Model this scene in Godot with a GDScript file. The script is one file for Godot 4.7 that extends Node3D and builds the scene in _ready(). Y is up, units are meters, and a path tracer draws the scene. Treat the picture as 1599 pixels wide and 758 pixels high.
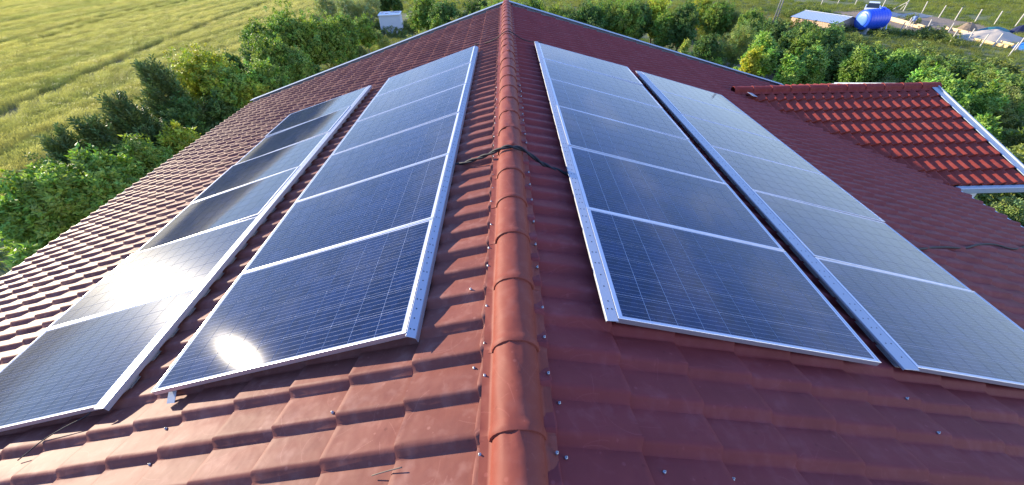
extends Node3D
# A solar roof seen from above its ridge: gabled metal-tile roof with 24 panels, a porch roof, trees, wheat, a building plot.

const RY := 8.8            # height of the ridge above the ground
const K := 1.5345          # surroundings were surveyed for a 5.2 m ridge; this takes them to the real height
const SL := 0.3019         # slope of the left roof (radians)
const SR := 0.2748         # slope of the right roof
const ZFAR := -11.2
const ZNEAR := 2.2
const UL := 7.60           # length of the left slope
const UR := 7.96
const TP := 0.198          # tile width along the ridge
const PH := 0.13           # top of the panels above the roof plane
const PW := 1.641          # panel length down the slope
var sun_to := Vector3(-0.8423, 0.2351, -0.4850).normalized()

var names := {}
var M := {}
var rng := RandomNumberGenerator.new()

# ---------------------------------------------------------------- naming
func numbered(called: String) -> String:
	if not names.has(called):
		names[called] = 0
		return called
	names[called] += 1
	return "%s_%03d" % [called, names[called]]

func tag(o: Node, label := "", category := "", group := "", kind := "") -> Node:
	if label: o.set_meta("label", label)
	if category: o.set_meta("category", category)
	if group: o.set_meta("group", group)
	if kind: o.set_meta("kind", kind)
	return o

func thing(called: String, at: Vector3, label: String, category: String, group := "") -> Node3D:
	var o := Node3D.new()
	o.name = numbered(called)
	o.position = at
	add_child(o)
	tag(o, label, category, group)
	return o

func part(called: String, mesh: Mesh, mat: Material, parent: Node3D, xf := Transform3D()) -> MeshInstance3D:
	var o := MeshInstance3D.new()
	o.name = called
	o.mesh = mesh
	o.material_override = mat
	o.transform = xf
	parent.add_child(o, true)
	return o

func solo(called: String, mesh: Mesh, mat: Material, xf := Transform3D()) -> MeshInstance3D:
	var o := MeshInstance3D.new()
	o.name = numbered(called)
	o.mesh = mesh
	o.material_override = mat
	o.transform = xf
	add_child(o)
	return o

# ---------------------------------------------------------------- meshing helpers
func stool(smooth := -1) -> SurfaceTool:
	var st := SurfaceTool.new()
	st.begin(Mesh.PRIMITIVE_TRIANGLES)
	st.set_smooth_group(smooth)
	return st

func fin(st: SurfaceTool) -> ArrayMesh:
	st.generate_normals()
	return st.commit()

func tri_out(st: SurfaceTool, a: Vector3, b: Vector3, c: Vector3, from: Vector3) -> void:
	var n := (b - a).cross(c - a)
	if n.length_squared() < 1e-14: return
	if n.dot((a + b + c) / 3.0 - from) > 0.0:   # counter-clockwise seen from outside: turn it
		var t := b
		b = c
		c = t
	for p: Vector3 in [a, b, c]:
		st.add_vertex(p)

func quad_out(st: SurfaceTool, a: Vector3, b: Vector3, c: Vector3, d: Vector3, from: Vector3) -> void:
	tri_out(st, a, b, c, from)
	tri_out(st, a, c, d, from)

func add_box(st: SurfaceTool, xf: Transform3D, size: Vector3, bevel := 0.0) -> void:
	var h := size * 0.5
	var from := xf.origin
	if bevel <= 0.0:
		var v: Array[Vector3] = []
		for i in 8:
			v.append(xf * Vector3(h.x * (1 if i & 1 else -1), h.y * (1 if i & 2 else -1), h.z * (1 if i & 4 else -1)))
		for q: Array in [[0, 1, 3, 2], [4, 5, 7, 6], [0, 1, 5, 4], [2, 3, 7, 6], [0, 2, 6, 4], [1, 3, 7, 5]]:
			quad_out(st, v[q[0]], v[q[1]], v[q[2]], v[q[3]], from)
		return
	var P := func(sx: int, sy: int, sz: int, ax: int) -> Vector3:
		var e := h - Vector3.ONE * bevel
		var p := Vector3(e.x * sx, e.y * sy, e.z * sz)
		if ax == 0: p.x = h.x * sx
		elif ax == 1: p.y = h.y * sy
		else: p.z = h.z * sz
		return xf * p
	for s: int in [-1, 1]:
		quad_out(st, P.call(s, -1, -1, 0), P.call(s, 1, -1, 0), P.call(s, 1, 1, 0), P.call(s, -1, 1, 0), from)
		quad_out(st, P.call(-1, s, -1, 1), P.call(1, s, -1, 1), P.call(1, s, 1, 1), P.call(-1, s, 1, 1), from)
		quad_out(st, P.call(-1, -1, s, 2), P.call(1, -1, s, 2), P.call(1, 1, s, 2), P.call(-1, 1, s, 2), from)
		for t: int in [-1, 1]:
			quad_out(st, P.call(s, t, -1, 0), P.call(s, t, 1, 0), P.call(s, t, 1, 1), P.call(s, t, -1, 1), from)
			quad_out(st, P.call(s, -1, t, 0), P.call(s, 1, t, 0), P.call(s, 1, t, 2), P.call(s, -1, t, 2), from)
			quad_out(st, P.call(-1, s, t, 1), P.call(1, s, t, 1), P.call(1, s, t, 2), P.call(-1, s, t, 2), from)
			for r: int in [-1, 1]:
				tri_out(st, P.call(s, t, r, 0), P.call(s, t, r, 1), P.call(s, t, r, 2), from)

func box(size: Vector3, bevel := 0.0, at := Vector3.ZERO) -> ArrayMesh:
	var st := stool()
	add_box(st, Transform3D(Basis(), at), size, bevel)
	return fin(st)

func span_xf(a: Vector3, b: Vector3) -> Transform3D:   # y along a>b
	var y := (b - a).normalized()
	var s := Vector3.RIGHT if absf(y.x) < 0.9 else Vector3.FORWARD
	var z := s.cross(y).normalized()
	var x := y.cross(z)
	return Transform3D(Basis(x, y, z), (a + b) * 0.5)

func add_tube(st: SurfaceTool, pts: Array, radii: Array, sides := 8, capped := true) -> void:
	var rings := []
	var n := pts.size()
	var prev := Vector3.ZERO
	for i in n:
		var d: Vector3 = (pts[mini(i + 1, n - 1)] - pts[maxi(i - 1, 0)]).normalized()
		var s := prev
		if i == 0 or absf(prev.dot(d)) > 0.98:
			s = Vector3.RIGHT if absf(d.x) < 0.8 else Vector3.UP
		s = (s - d * s.dot(d)).normalized()
		prev = s
		var t := d.cross(s)
		var ring := []
		for k in sides:
			var a := TAU * k / sides
			ring.append(pts[i] + (s * cos(a) + t * sin(a)) * radii[mini(i, radii.size() - 1)])
		rings.append(ring)
	for i in n - 1:
		var mid: Vector3 = (pts[i] + pts[i + 1]) * 0.5
		for k in sides:
			var l := (k + 1) % sides
			quad_out(st, rings[i][k], rings[i][l], rings[i + 1][l], rings[i + 1][k], mid)
	if capped:
		for e: int in [0, n - 1]:
			var inward: Vector3 = pts[1] if e == 0 else pts[n - 2]
			for k in sides:
				tri_out(st, pts[e], rings[e][k], rings[e][(k + 1) % sides], inward)

func tube(pts: Array, radii: Array, sides := 8) -> ArrayMesh:
	var st := stool(0)
	add_tube(st, pts, radii, sides)
	return fin(st)

func add_surface(st: SurfaceTool, rows: Array, up: Vector3) -> void:   # an open sheet whose front looks along up
	for i in rows.size() - 1:
		for k in rows[i].size() - 1:
			var a: Vector3 = rows[i][k]
			var b: Vector3 = rows[i][k + 1]
			var c: Vector3 = rows[i + 1][k + 1]
			var d: Vector3 = rows[i + 1][k]
			for t: Array in [[a, b, c], [a, c, d]]:
				var n: Vector3 = (t[1] - t[0]).cross(t[2] - t[0])
				if n.length_squared() < 1e-16: continue
				var order := [0, 2, 1] if n.dot(up) > 0.0 else [0, 1, 2]
				for o: int in order: st.add_vertex(t[o])

func add_prism(st: SurfaceTool, poly: Array, axis: Vector3, half: float, xf := Transform3D()) -> void:
	# poly: 2-D points in the plane that axis crosses (convex parts are made by Geometry2D)
	var pp := PackedVector2Array(poly)
	if Geometry2D.is_polygon_clockwise(pp): pp.reverse()
	var ux := Vector3.RIGHT if absf(axis.x) < 0.5 else Vector3.BACK
	var uy := Vector3.UP if absf(axis.y) < 0.5 else Vector3.BACK
	var idx := Geometry2D.triangulate_polygon(pp)
	var at := func(i: int, s: float) -> Vector3: return xf * (ux * pp[i].x + uy * pp[i].y + axis * half * s)
	for s: float in [-1.0, 1.0]:
		for t in idx.size() / 3:
			var a: Vector3 = at.call(idx[t * 3], s)
			var b: Vector3 = at.call(idx[t * 3 + 1], s)
			var c: Vector3 = at.call(idx[t * 3 + 2], s)
			tri_out(st, a, b, c, (a + b + c) / 3.0 - xf.basis * axis * s)
	for i in pp.size():
		var j := (i + 1) % pp.size()
		var e := pp[j] - pp[i]
		var out := (ux * e.y - uy * e.x)
		var a: Vector3 = at.call(i, -1.0)
		var b: Vector3 = at.call(j, -1.0)
		quad_out(st, a, b, at.call(j, 1.0), at.call(i, 1.0), (a + b) * 0.5 - xf.basis * out.normalized() + xf.basis * axis * half)

# ---------------------------------------------------------------- materials
func std(albedo: Color, rough := 0.7, metal := 0.0) -> StandardMaterial3D:   # albedo given as linear real-world values
	var m := StandardMaterial3D.new()
	m.albedo_color = albedo.linear_to_srgb()
	m.roughness = rough
	m.metallic = metal
	return m

func noise(freq: float, octaves := 4, sd := 1, kind := FastNoiseLite.TYPE_SIMPLEX_SMOOTH) -> FastNoiseLite:
	var n := FastNoiseLite.new()
	n.noise_type = kind
	n.frequency = freq
	n.fractal_octaves = octaves
	n.seed = sd
	return n

func noise_tex(n: FastNoiseLite, size: int, stops: Array, normal := false, bump := 4.0) -> NoiseTexture2D:
	var t := NoiseTexture2D.new()
	t.width = size
	t.height = size
	t.seamless = true
	t.noise = n
	if normal:
		t.as_normal_map = true
		t.bump_strength = bump
	else:
		var g := Gradient.new()
		var off := PackedFloat32Array()
		var col := PackedColorArray()
		for s: Array in stops:
			off.append(s[0])
			col.append((s[1] as Color).linear_to_srgb())
		g.offsets = off
		g.colors = col
		t.color_ramp = g
	return t

func world_mapped(m: StandardMaterial3D, per_metre: float) -> void:
	m.uv1_triplanar = true
	m.uv1_world_triplanar = true
	m.uv1_scale = Vector3.ONE * per_metre

func tile_paint(lo: Color, mid: Color, hi: Color, sd: int) -> StandardMaterial3D:
	# painted sheet metal: slow tone changes, dust, rain streaks, scuffs and fine scratches
	var s := 640
	var slow := noise(0.006, 4, sd).get_seamless_image(s, s)
	var dust := noise(0.022, 5, sd + 1).get_seamless_image(s, s)
	var r := RandomNumberGenerator.new()
	r.seed = sd
	var marks := PackedFloat32Array()
	marks.resize(s * s)
	for k in 150:
		var p := Vector2(r.randf() * s, r.randf() * s)
		var a := r.randf() * TAU
		var turn := r.randf_range(-0.03, 0.03)
		var v := r.randf_range(0.15, 0.6)
		for i in r.randi_range(8, 70):
			a += turn
			p += Vector2(cos(a), sin(a))
			marks[posmod(int(p.y), s) * s + posmod(int(p.x), s)] = v
	for k in 260:
		var c := Vector2i(r.randi() % s, r.randi() % s)
		var q := r.randi_range(1, 3)
		var v := r.randf_range(-0.5, 0.6)
		for y in range(-q, q + 1):
			for x in range(-q, q + 1):
				if x * x + y * y <= q * q: marks[posmod(c.y + y, s) * s + posmod(c.x + x, s)] = v
	var sb := slow.get_data()
	var db := dust.get_data()
	var im := Image.create(s, s, false, Image.FORMAT_RGB8)
	for y in s:
		for x in s:
			var i := y * s + x
			var a := sb[i] / 255.0
			var d := db[i] / 255.0
			var c := lo.lerp(mid, clampf(a * 1.6, 0.0, 1.0)).lerp(hi, clampf((d - 0.52) * 1.9 + (a - 0.6) * 0.9, 0.0, 0.75))
			var m := marks[i]
			if m > 0.0: c = c.lerp(hi * 1.35, m)
			elif m < 0.0: c = c.lerp(lo * 0.45, -m)
			c.a = 1.0
			im.set_pixel(x, y, c.linear_to_srgb())
	var m := std(Color(1, 1, 1), 0.58)
	m.albedo_texture = ImageTexture.create_from_image(im)
	m.normal_enabled = true
	m.normal_texture = noise_tex(noise(0.02, 3, sd + 7), 512, [], true, 3.0)
	m.normal_scale = 0.35
	m.metallic_specular = 0.24
	world_mapped(m, 0.62)
	return m

func leaf_mat(c: Color, through := 0.9) -> StandardMaterial3D:
	var m := std(c, 0.55)
	m.vertex_color_use_as_albedo = true
	m.backlight_enabled = true
	m.backlight = Color(through, through, through * 0.7)
	m.cull_mode = BaseMaterial3D.CULL_DISABLED
	m.metallic_specular = 0.35
	return m

func cell_texture(sd: int, tone: float) -> ImageTexture:
	# one polycrystalline cell: blue crystal flakes, five printed busbars and hair-thin fingers
	var s := 160
	var im := Image.create(s, s, false, Image.FORMAT_RGB8)
	var fl := noise(0.035, 1, sd, FastNoiseLite.TYPE_CELLULAR)
	fl.cellular_return_type = FastNoiseLite.RETURN_CELL_VALUE
	var r := RandomNumberGenerator.new()
	r.seed = sd
	for y in s:
		var bar := false
		for b in 5:
			if absf(y - (b + 0.5) * s / 5.0) < 0.9: bar = true
		for x in s:
			var k := 0.5 + 0.5 * fl.get_noise_2d(x, y)
			var c := Color(0.004, 0.008, 0.030).lerp(Color(0.007, 0.016, 0.058), k) * tone
			if x % 5 == 0: c = c.lerp(Color(0.06, 0.08, 0.13), 0.12)
			if bar: c = Color(0.52, 0.52, 0.52)
			c.a = 1.0
			im.set_pixel(x, y, c.linear_to_srgb())
	return ImageTexture.create_from_image(im)

func make_materials() -> void:
	M.tile = tile_paint(Color(0.153, 0.048, 0.034), Color(0.195, 0.067, 0.049), Color(0.290, 0.138, 0.104), 3)
	M.tile_b = tile_paint(Color(0.139, 0.044, 0.032), Color(0.176, 0.060, 0.044), Color(0.261, 0.126, 0.098), 13)
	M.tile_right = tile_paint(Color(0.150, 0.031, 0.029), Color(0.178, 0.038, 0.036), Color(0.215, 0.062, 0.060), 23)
	M.porch = tile_paint(Color(0.19, 0.033, 0.021), Color(0.235, 0.041, 0.026), Color(0.27, 0.085, 0.06), 33)
	M.cap = tile_paint(Color(0.165, 0.042, 0.029), Color(0.195, 0.050, 0.034), Color(0.225, 0.075, 0.055), 43)
	M.porch_cap = tile_paint(Color(0.164, 0.024, 0.018), Color(0.197, 0.029, 0.021), Color(0.230, 0.048, 0.036), 53)
	M.deck = std(Color(0.09, 0.06, 0.04), 0.9)
	M.alu = std(Color(0.60, 0.61, 0.63), 0.42, 0.8)
	M.galv = std(Color(0.40, 0.42, 0.445), 0.5, 0.65)
	M.galv.normal_enabled = true
	M.galv.normal_texture = noise_tex(noise(0.06, 2, 5), 256, [], true, 2.0)
	M.galv.normal_scale = 0.25
	world_mapped(M.galv, 4.0)
	M.hole = std(Color(0.012, 0.012, 0.014), 0.9)
	M.screw = std(Color(0.34, 0.36, 0.38), 0.4, 0.8)
	M.rubber = std(Color(0.010, 0.010, 0.011), 0.7)
	M.white = std(Color(0.74, 0.75, 0.74), 0.45)
	M.trim = std(Color(0.31, 0.36, 0.39), 0.5, 0.2)
	M.wall = std(Color(0.66, 0.63, 0.57), 0.9)
	M.wood = std(Color(0.62, 0.45, 0.24), 0.8)
	M.soffit = std(Color(0.6, 0.6, 0.58), 0.7)
	M.cells = []
	for k in 3:
		var m := std(Color(1, 1, 1), 0.5)
		m.albedo_texture = cell_texture(11 + k, [0.85, 1.0, 1.15][k])
		m.metallic_specular = 0.02
		m.clearcoat_enabled = true
		m.clearcoat = 1.0
		m.clearcoat_roughness = 0.038
		M.cells.append(m)
	M.dusty = []
	for k in 2:
		var d: StandardMaterial3D = M.cells[1].duplicate()
		d.clearcoat_roughness = [0.095, 0.135][k]
		M.dusty.append(d)
	M.sheet = std(Color(0.5, 0.52, 0.56), 0.15)
	M.sheet.metallic_specular = 0.02
	M.sheet.clearcoat_enabled = true
	M.sheet.clearcoat = 1.0
	M.sheet.clearcoat_roughness = 0.038
	M.bark = std(Color(0.16, 0.12, 0.085), 0.95)
	M.bark_pale = std(Color(0.34, 0.29, 0.22), 0.95)
	M.leaf = leaf_mat(Color(1, 1, 1))
	M.needle = leaf_mat(Color(1, 1, 1), 0.5)
	M.straw = leaf_mat(Color(1, 1, 1), 1.0)
	M.hill = std(Color(1, 1, 1), 1.0)
	M.hill.albedo_texture = noise_tex(noise(0.02, 4, 95), 256, [[0.0, Color(0.07, 0.085, 0.04)], [0.6, Color(0.14, 0.15, 0.07)], [1.0, Color(0.22, 0.20, 0.12)]])
	world_mapped(M.hill, 0.006)
	M.post = std(Color(0.42, 0.40, 0.36), 0.9)
	M.steel = std(Color(0.26, 0.27, 0.28), 0.6, 0.3)
	M.ground = std(Color(1, 1, 1), 0.95)
	M.ground.albedo_texture = noise_tex(noise(0.012, 5, 61), 512, [[0.0, Color(0.06, 0.085, 0.022)], [0.45, Color(0.10, 0.125, 0.035)], [0.7, Color(0.145, 0.145, 0.055)], [1.0, Color(0.20, 0.165, 0.09)]])
	world_mapped(M.ground, 0.09)
	M.soil = std(Color(1, 1, 1), 0.97)
	M.soil.albedo_texture = noise_tex(noise(0.03, 5, 71), 512, [[0.0, Color(0.13, 0.09, 0.055)], [0.5, Color(0.21, 0.155, 0.10)], [1.0, Color(0.32, 0.25, 0.17)]])
	world_mapped(M.soil, 0.3)
	M.pebble = std(Color(1, 1, 1), 0.95)
	M.pebble.albedo_texture = noise_tex(noise(0.08, 3, 81), 256, [[0.0, Color(0.20, 0.20, 0.19)], [0.6, Color(0.36, 0.36, 0.34)], [1.0, Color(0.5, 0.5, 0.47)]])
	world_mapped(M.pebble, 0.5)
	M.field_soil = std(Color(0.16, 0.14, 0.055), 0.97)
	M.sand = std(Color(1, 1, 1), 0.97)
	M.sand.albedo_texture = noise_tex(noise(0.05, 4, 91), 256, [[0.0, Color(0.36, 0.30, 0.22)], [1.0, Color(0.50, 0.43, 0.33)]])
	world_mapped(M.sand, 0.6)
	M.tank = std(Color(0.012, 0.075, 0.60), 0.4)
	M.tank_cap = std(Color(0.05, 0.16, 0.55), 0.4)
	M.tarp = std(Color(0.02, 0.16, 0.55), 0.45)
	M.teal = std(Color(0.03, 0.16, 0.15), 0.6)
	M.navy = std(Color(0.015, 0.02, 0.06), 0.8)
	M.roof_sheet = std(Color(0.40, 0.46, 0.50), 0.5, 0.3)
	M.block = std(Color(0.52, 0.36, 0.24), 0.9)
	M.hut = std(Color(0.52, 0.56, 0.60), 0.85)
	M.car = std(Color(0.62, 0.64, 0.66), 0.25)
	M.glass = std(Color(0.02, 0.025, 0.03), 0.08)
	M.tyre = std(Color(0.02, 0.02, 0.02), 0.9)

# ---------------------------------------------------------------- sky
func make_sky() -> PanoramaSkyMaterial:
	var w := 512
	var h := 256
	var im := Image.create(w, h, false, Image.FORMAT_RGBF)
	var wisps := noise(1.6, 5, 9)
	for y in h:
		var el := PI * (0.5 - (y + 0.5) / h)
		for x in w:
			var az := TAU * ((x + 0.5) / w - 0.5)
			var d := Vector3(sin(az) * cos(el), sin(el), -cos(az) * cos(el))
			var up := maxf(d.y, 0.0)
			var k := pow(1.0 - up, 4.2)
			var c := Color(0.070, 0.185, 0.56).lerp(Color(0.37, 0.50, 0.65), k)
			var g := clampf(d.dot(sun_to), -1.0, 1.0)
			var halo := exp(-acos(g) / 0.085) * 4.2 + exp(-acos(g) / 0.26) * 0.75
			c += Color(1.0, 0.86, 0.62) * halo
			var wz := clampf(wisps.get_noise_2d(d.x / (up + 0.25), d.z / (up + 0.25)) * 1.4, 0.0, 1.0)
			c = c.lerp(Color(0.72, 0.76, 0.82) * (1.0 + halo * 0.6), wz * 0.28 * smoothstep(0.0, 0.2, up))
			if d.y < 0.0:
				c = c.lerp(Color(0.10, 0.11, 0.05), smoothstep(0.0, 0.06, -d.y))
			c.a = 1.0
			im.set_pixel(x, y, c)
	var m := PanoramaSkyMaterial.new()
	m.panorama = ImageTexture.create_from_image(im)
	return m

# ---------------------------------------------------------------- roof
func slope_of(side: int) -> float:
	return SL if side < 0 else SR

func slope_basis(side: int) -> Basis:
	var s := slope_of(side)
	var x := Vector3(cos(s) * side, -sin(s), 0)
	var y := Vector3(sin(s) * side, cos(s), 0)
	return Basis(x, y, x.cross(y))

func on_roof(side: int, u: float, h: float, z: float) -> Vector3:
	var b := slope_basis(side)
	return Vector3(0, RY, 0) + b.x * u + b.y * h + Vector3(0, 0, z)

const AMP := 0.036
const STEP := 0.026

func tile_height(side: int, u: float, z: float) -> float:
	var e := 0.18 if side < 0 else 0.12
	var pitch := 0.352 if side < 0 else 0.366
	return AMP * wave(fposmod(z + 1.07, TP) / TP) + STEP * fposmod(u - e, pitch) / pitch

func wave(t: float) -> float:   # across one tile, from its far to its near edge: a flat rising pan, a rounded shoulder, a short drop
	const AT := [0.0, 0.70, 0.75, 0.79, 0.84, 0.94, 0.98, 1.0]
	const UP := [0.0, 0.97, 1.0, 0.95, 0.74, 0.10, 0.01, 0.0]
	for i in 7:
		if t <= AT[i + 1]: return lerpf(UP[i], UP[i + 1], (t - AT[i]) / (AT[i + 1] - AT[i]))
	return 0.0

func bold_wave(t: float) -> float:   # the newer porch sheet: narrow crests and open valleys
	if t < 0.54: return 0.96 * t / 0.54
	if t < 0.62: return 0.96 + 0.04 * sin(PI * (t - 0.54) / 0.08)
	if t < 0.80: return 0.96 * (1.0 - (t - 0.62) / 0.18)
	return 0.0

func tile_mesh(length: float, width: float, zs: float, amp: float, step: float, jitter: float, r: RandomNumberGenerator, bold := false) -> ArrayMesh:
	# local x runs down the slope, y off the roof, z * zs towards the near gable
	var ts := [0.0, 0.02, 0.35, 0.68, 0.75, 0.79, 0.84, 0.94, 0.98, 1.0] if not bold else [0.0, 0.02, 0.26, 0.52, 0.58, 0.62, 0.78, 0.80, 0.82, 1.0]
	var us := [0.0, 0.05, 0.92, 0.98, 1.0]
	var rows := []
	for i in us.size():
		var row := []
		for k in ts.size():
			var h: float = amp * (bold_wave(ts[k]) if bold else wave(ts[k])) + step * us[i] - (0.002 if i == 4 else 0.0)
			var j := jitter if k > 0 and k < ts.size() - 1 and i > 0 else 0.0
			row.append(Vector3(us[i] * length + (r.randf_range(-j, j) if i == 4 else 0.0), h + r.randf_range(-j, j), zs * width * ts[k]))
		rows.append(row)
	var st := stool(0)
	add_surface(st, rows, Vector3.UP)
	var front := [rows[4], []]
	for p: Vector3 in rows[4]:
		front[1].append(Vector3(length + 0.002, p.y - step + 0.001, p.z))
	st.set_smooth_group(1)
	add_surface(st, front, Vector3.RIGHT)
	return fin(st)

func cam_xf() -> Transform3D:
	return Transform3D(Basis.from_euler(Vector3(deg_to_rad(-39.06), deg_to_rad(-0.07), deg_to_rad(-1.26))), Vector3(-0.028, RY + 1.534, 0.0))

func under_panel(side: int, u: float, z: float) -> bool:
	var rows := [[0.556, -1.239], [2.6155, -1.232]] if side < 0 else [[0.4825, -1.272], [2.399, -1.283]]
	for r: Array in rows:
		if u > r[0] + 0.1 and u < r[0] + PW - 0.02 and z < r[1] - 0.15 and z > r[1] - 5.9: return true
	return false

func view_size(p: Vector3, n: Vector3) -> float:   # how large a piece at p shows in the photograph (0 outside the frame)
	var q := cam_xf().affine_inverse() * p
	if q.z > -0.1: return 0.0
	if absf(q.x / q.z) > 1.33 or absf(q.y / q.z) > 0.64: return 0.0
	return absf(n.dot((p - cam_xf().origin).normalized())) / q.length_squared()

func tile_slope(house: Node3D, side: int) -> void:
	var s := slope_of(side)
	var len_u := UL if side < 0 else UR
	var b := slope_basis(side)
	var zs := 1.0 if side > 0 else -1.0
	# the boarded deck under the tiles
	var st := stool()
	add_box(st, Transform3D(b, on_roof(side, len_u * 0.5 + 0.01, -0.075, (ZFAR + ZNEAR) * 0.5)), Vector3(len_u - 0.02, 0.13, ZNEAR - ZFAR - 0.04))
	var deck := part("roof_slope", fin(st), M.deck, house)
	deck.set_meta("label", "sunlit left roof slope" if side < 0 else "shaded right roof slope")
	var edges := [0.0]
	var e := 0.18 if side < 0 else 0.12
	var pitch := 0.352 if side < 0 else 0.366
	while e < len_u - 0.08:
		edges.append(e)
		e += pitch
	edges.append(len_u + 0.02)
	var r := RandomNumberGenerator.new()
	r.seed = 77 + side
	var shapes := {}
	var all := []
	for c in edges.size() - 1:
		var length: float = edges[c + 1] - edges[c]
		var key := roundi(length * 1000)
		if not shapes.has(key):
			var v := []
			for i in 8: v.append(tile_mesh(length, TP, zs, AMP, STEP, 0.0018, r))
			shapes[key] = v
		for k in range(-51, 17):
			var z0 := -1.07 + TP * k
			if z0 < ZFAR - 0.01 or z0 + TP > ZNEAR: continue
			var uc: float = (edges[c] + edges[c + 1]) * 0.5
			var size := 0.0 if under_panel(side, uc, z0 + TP * 0.5) else view_size(on_roof(side, uc, 0.02, z0 + TP * 0.5), b.y) * length
			all.append([size, key, r.randi() % 8, Transform3D(b, on_roof(side, edges[c], 0.0, z0)), r.randf() < 0.5])
	all.sort_custom(func(p: Array, q: Array) -> bool: return p[0] > q[0])
	var rest := [SurfaceTool.new(), SurfaceTool.new()]
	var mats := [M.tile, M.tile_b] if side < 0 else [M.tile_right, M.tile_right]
	for i in all.size():
		var a: Array = all[i]
		if i < 150 and a[0] > 0.0:
			part("roof_tile", shapes[a[1]][a[2]], mats[1 if a[4] else 0], deck, a[3])
		else:
			rest[1 if a[4] else 0].append_from(shapes[a[1]][a[2]], 0, a[3])
	for i in 2:
		part("roof_tiles", rest[i].commit(), mats[i], deck).set_meta("kind", "stuff")

func cap_mesh(length: float, radius: float, rise: float, flange: float, drop: float, sd: int, dent: float) -> ArrayMesh:
	# a ridge tile along -z: flanges, a half-round barrel and a raised lip at the near end (z = 0)
	var n := noise(2.2, 2, sd)
	var zz := [-length - 0.02, -length * 0.8, -length * 0.62, -length * 0.45, -length * 0.28, -length * 0.14, -0.045, -0.028, -0.010, 0.0]
	var sc := [0.945, 0.975, 0.985, 0.99, 0.995, 1.0, 1.005, 1.055, 1.065, 1.035]
	var rows := []
	for i in zz.size():
		var row := []
		for k in [[-flange, -drop], [-radius - 0.012, -drop * 0.45]]:
			row.append(Vector3(k[0], k[1] + 0.006 * n.get_noise_2d(zz[i] * 14.0, k[0] * 60.0), zz[i]))
		for a in 13:
			var ang := PI - PI * a / 12.0
			var p := Vector3(cos(ang) * radius, 0.0 + sin(ang) * rise, 0)
			var d := dent * n.get_noise_2d(zz[i] * 4.0 + sd, a * 0.16) * sin(ang)
			var lip: float = sc[i]
			row.append(Vector3(p.x * lip, p.y * lip * (1.0 + d / rise), zz[i]))
		for k in [[radius + 0.012, -drop * 0.45], [flange, -drop]]:
			row.append(Vector3(k[0], k[1] + 0.006 * n.get_noise_2d(zz[i] * 14.0, k[0] * 60.0), zz[i]))
		rows.append(row)
	var st := stool(0)
	add_surface(st, rows, Vector3.UP)
	var front := [rows[zz.size() - 1], []]
	for p: Vector3 in rows[zz.size() - 1]:
		front[1].append(Vector3(p.x * 0.93, p.y * 0.93 - 0.004, 0.002))
	st.set_smooth_group(1)
	add_surface(st, front, Vector3.BACK)
	return fin(st)

func screw_mesh(r: float) -> ArrayMesh:
	var st := stool(0)
	add_tube(st, [Vector3(0, -0.006, 0), Vector3(0, 0.003, 0), Vector3(0, 0.006, 0)], [r, r, r * 0.7], 10)
	add_tube(st, [Vector3(0, 0.005, 0), Vector3(0, 0.012, 0)], [r * 0.45, r * 0.42], 6)
	return fin(st)

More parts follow.
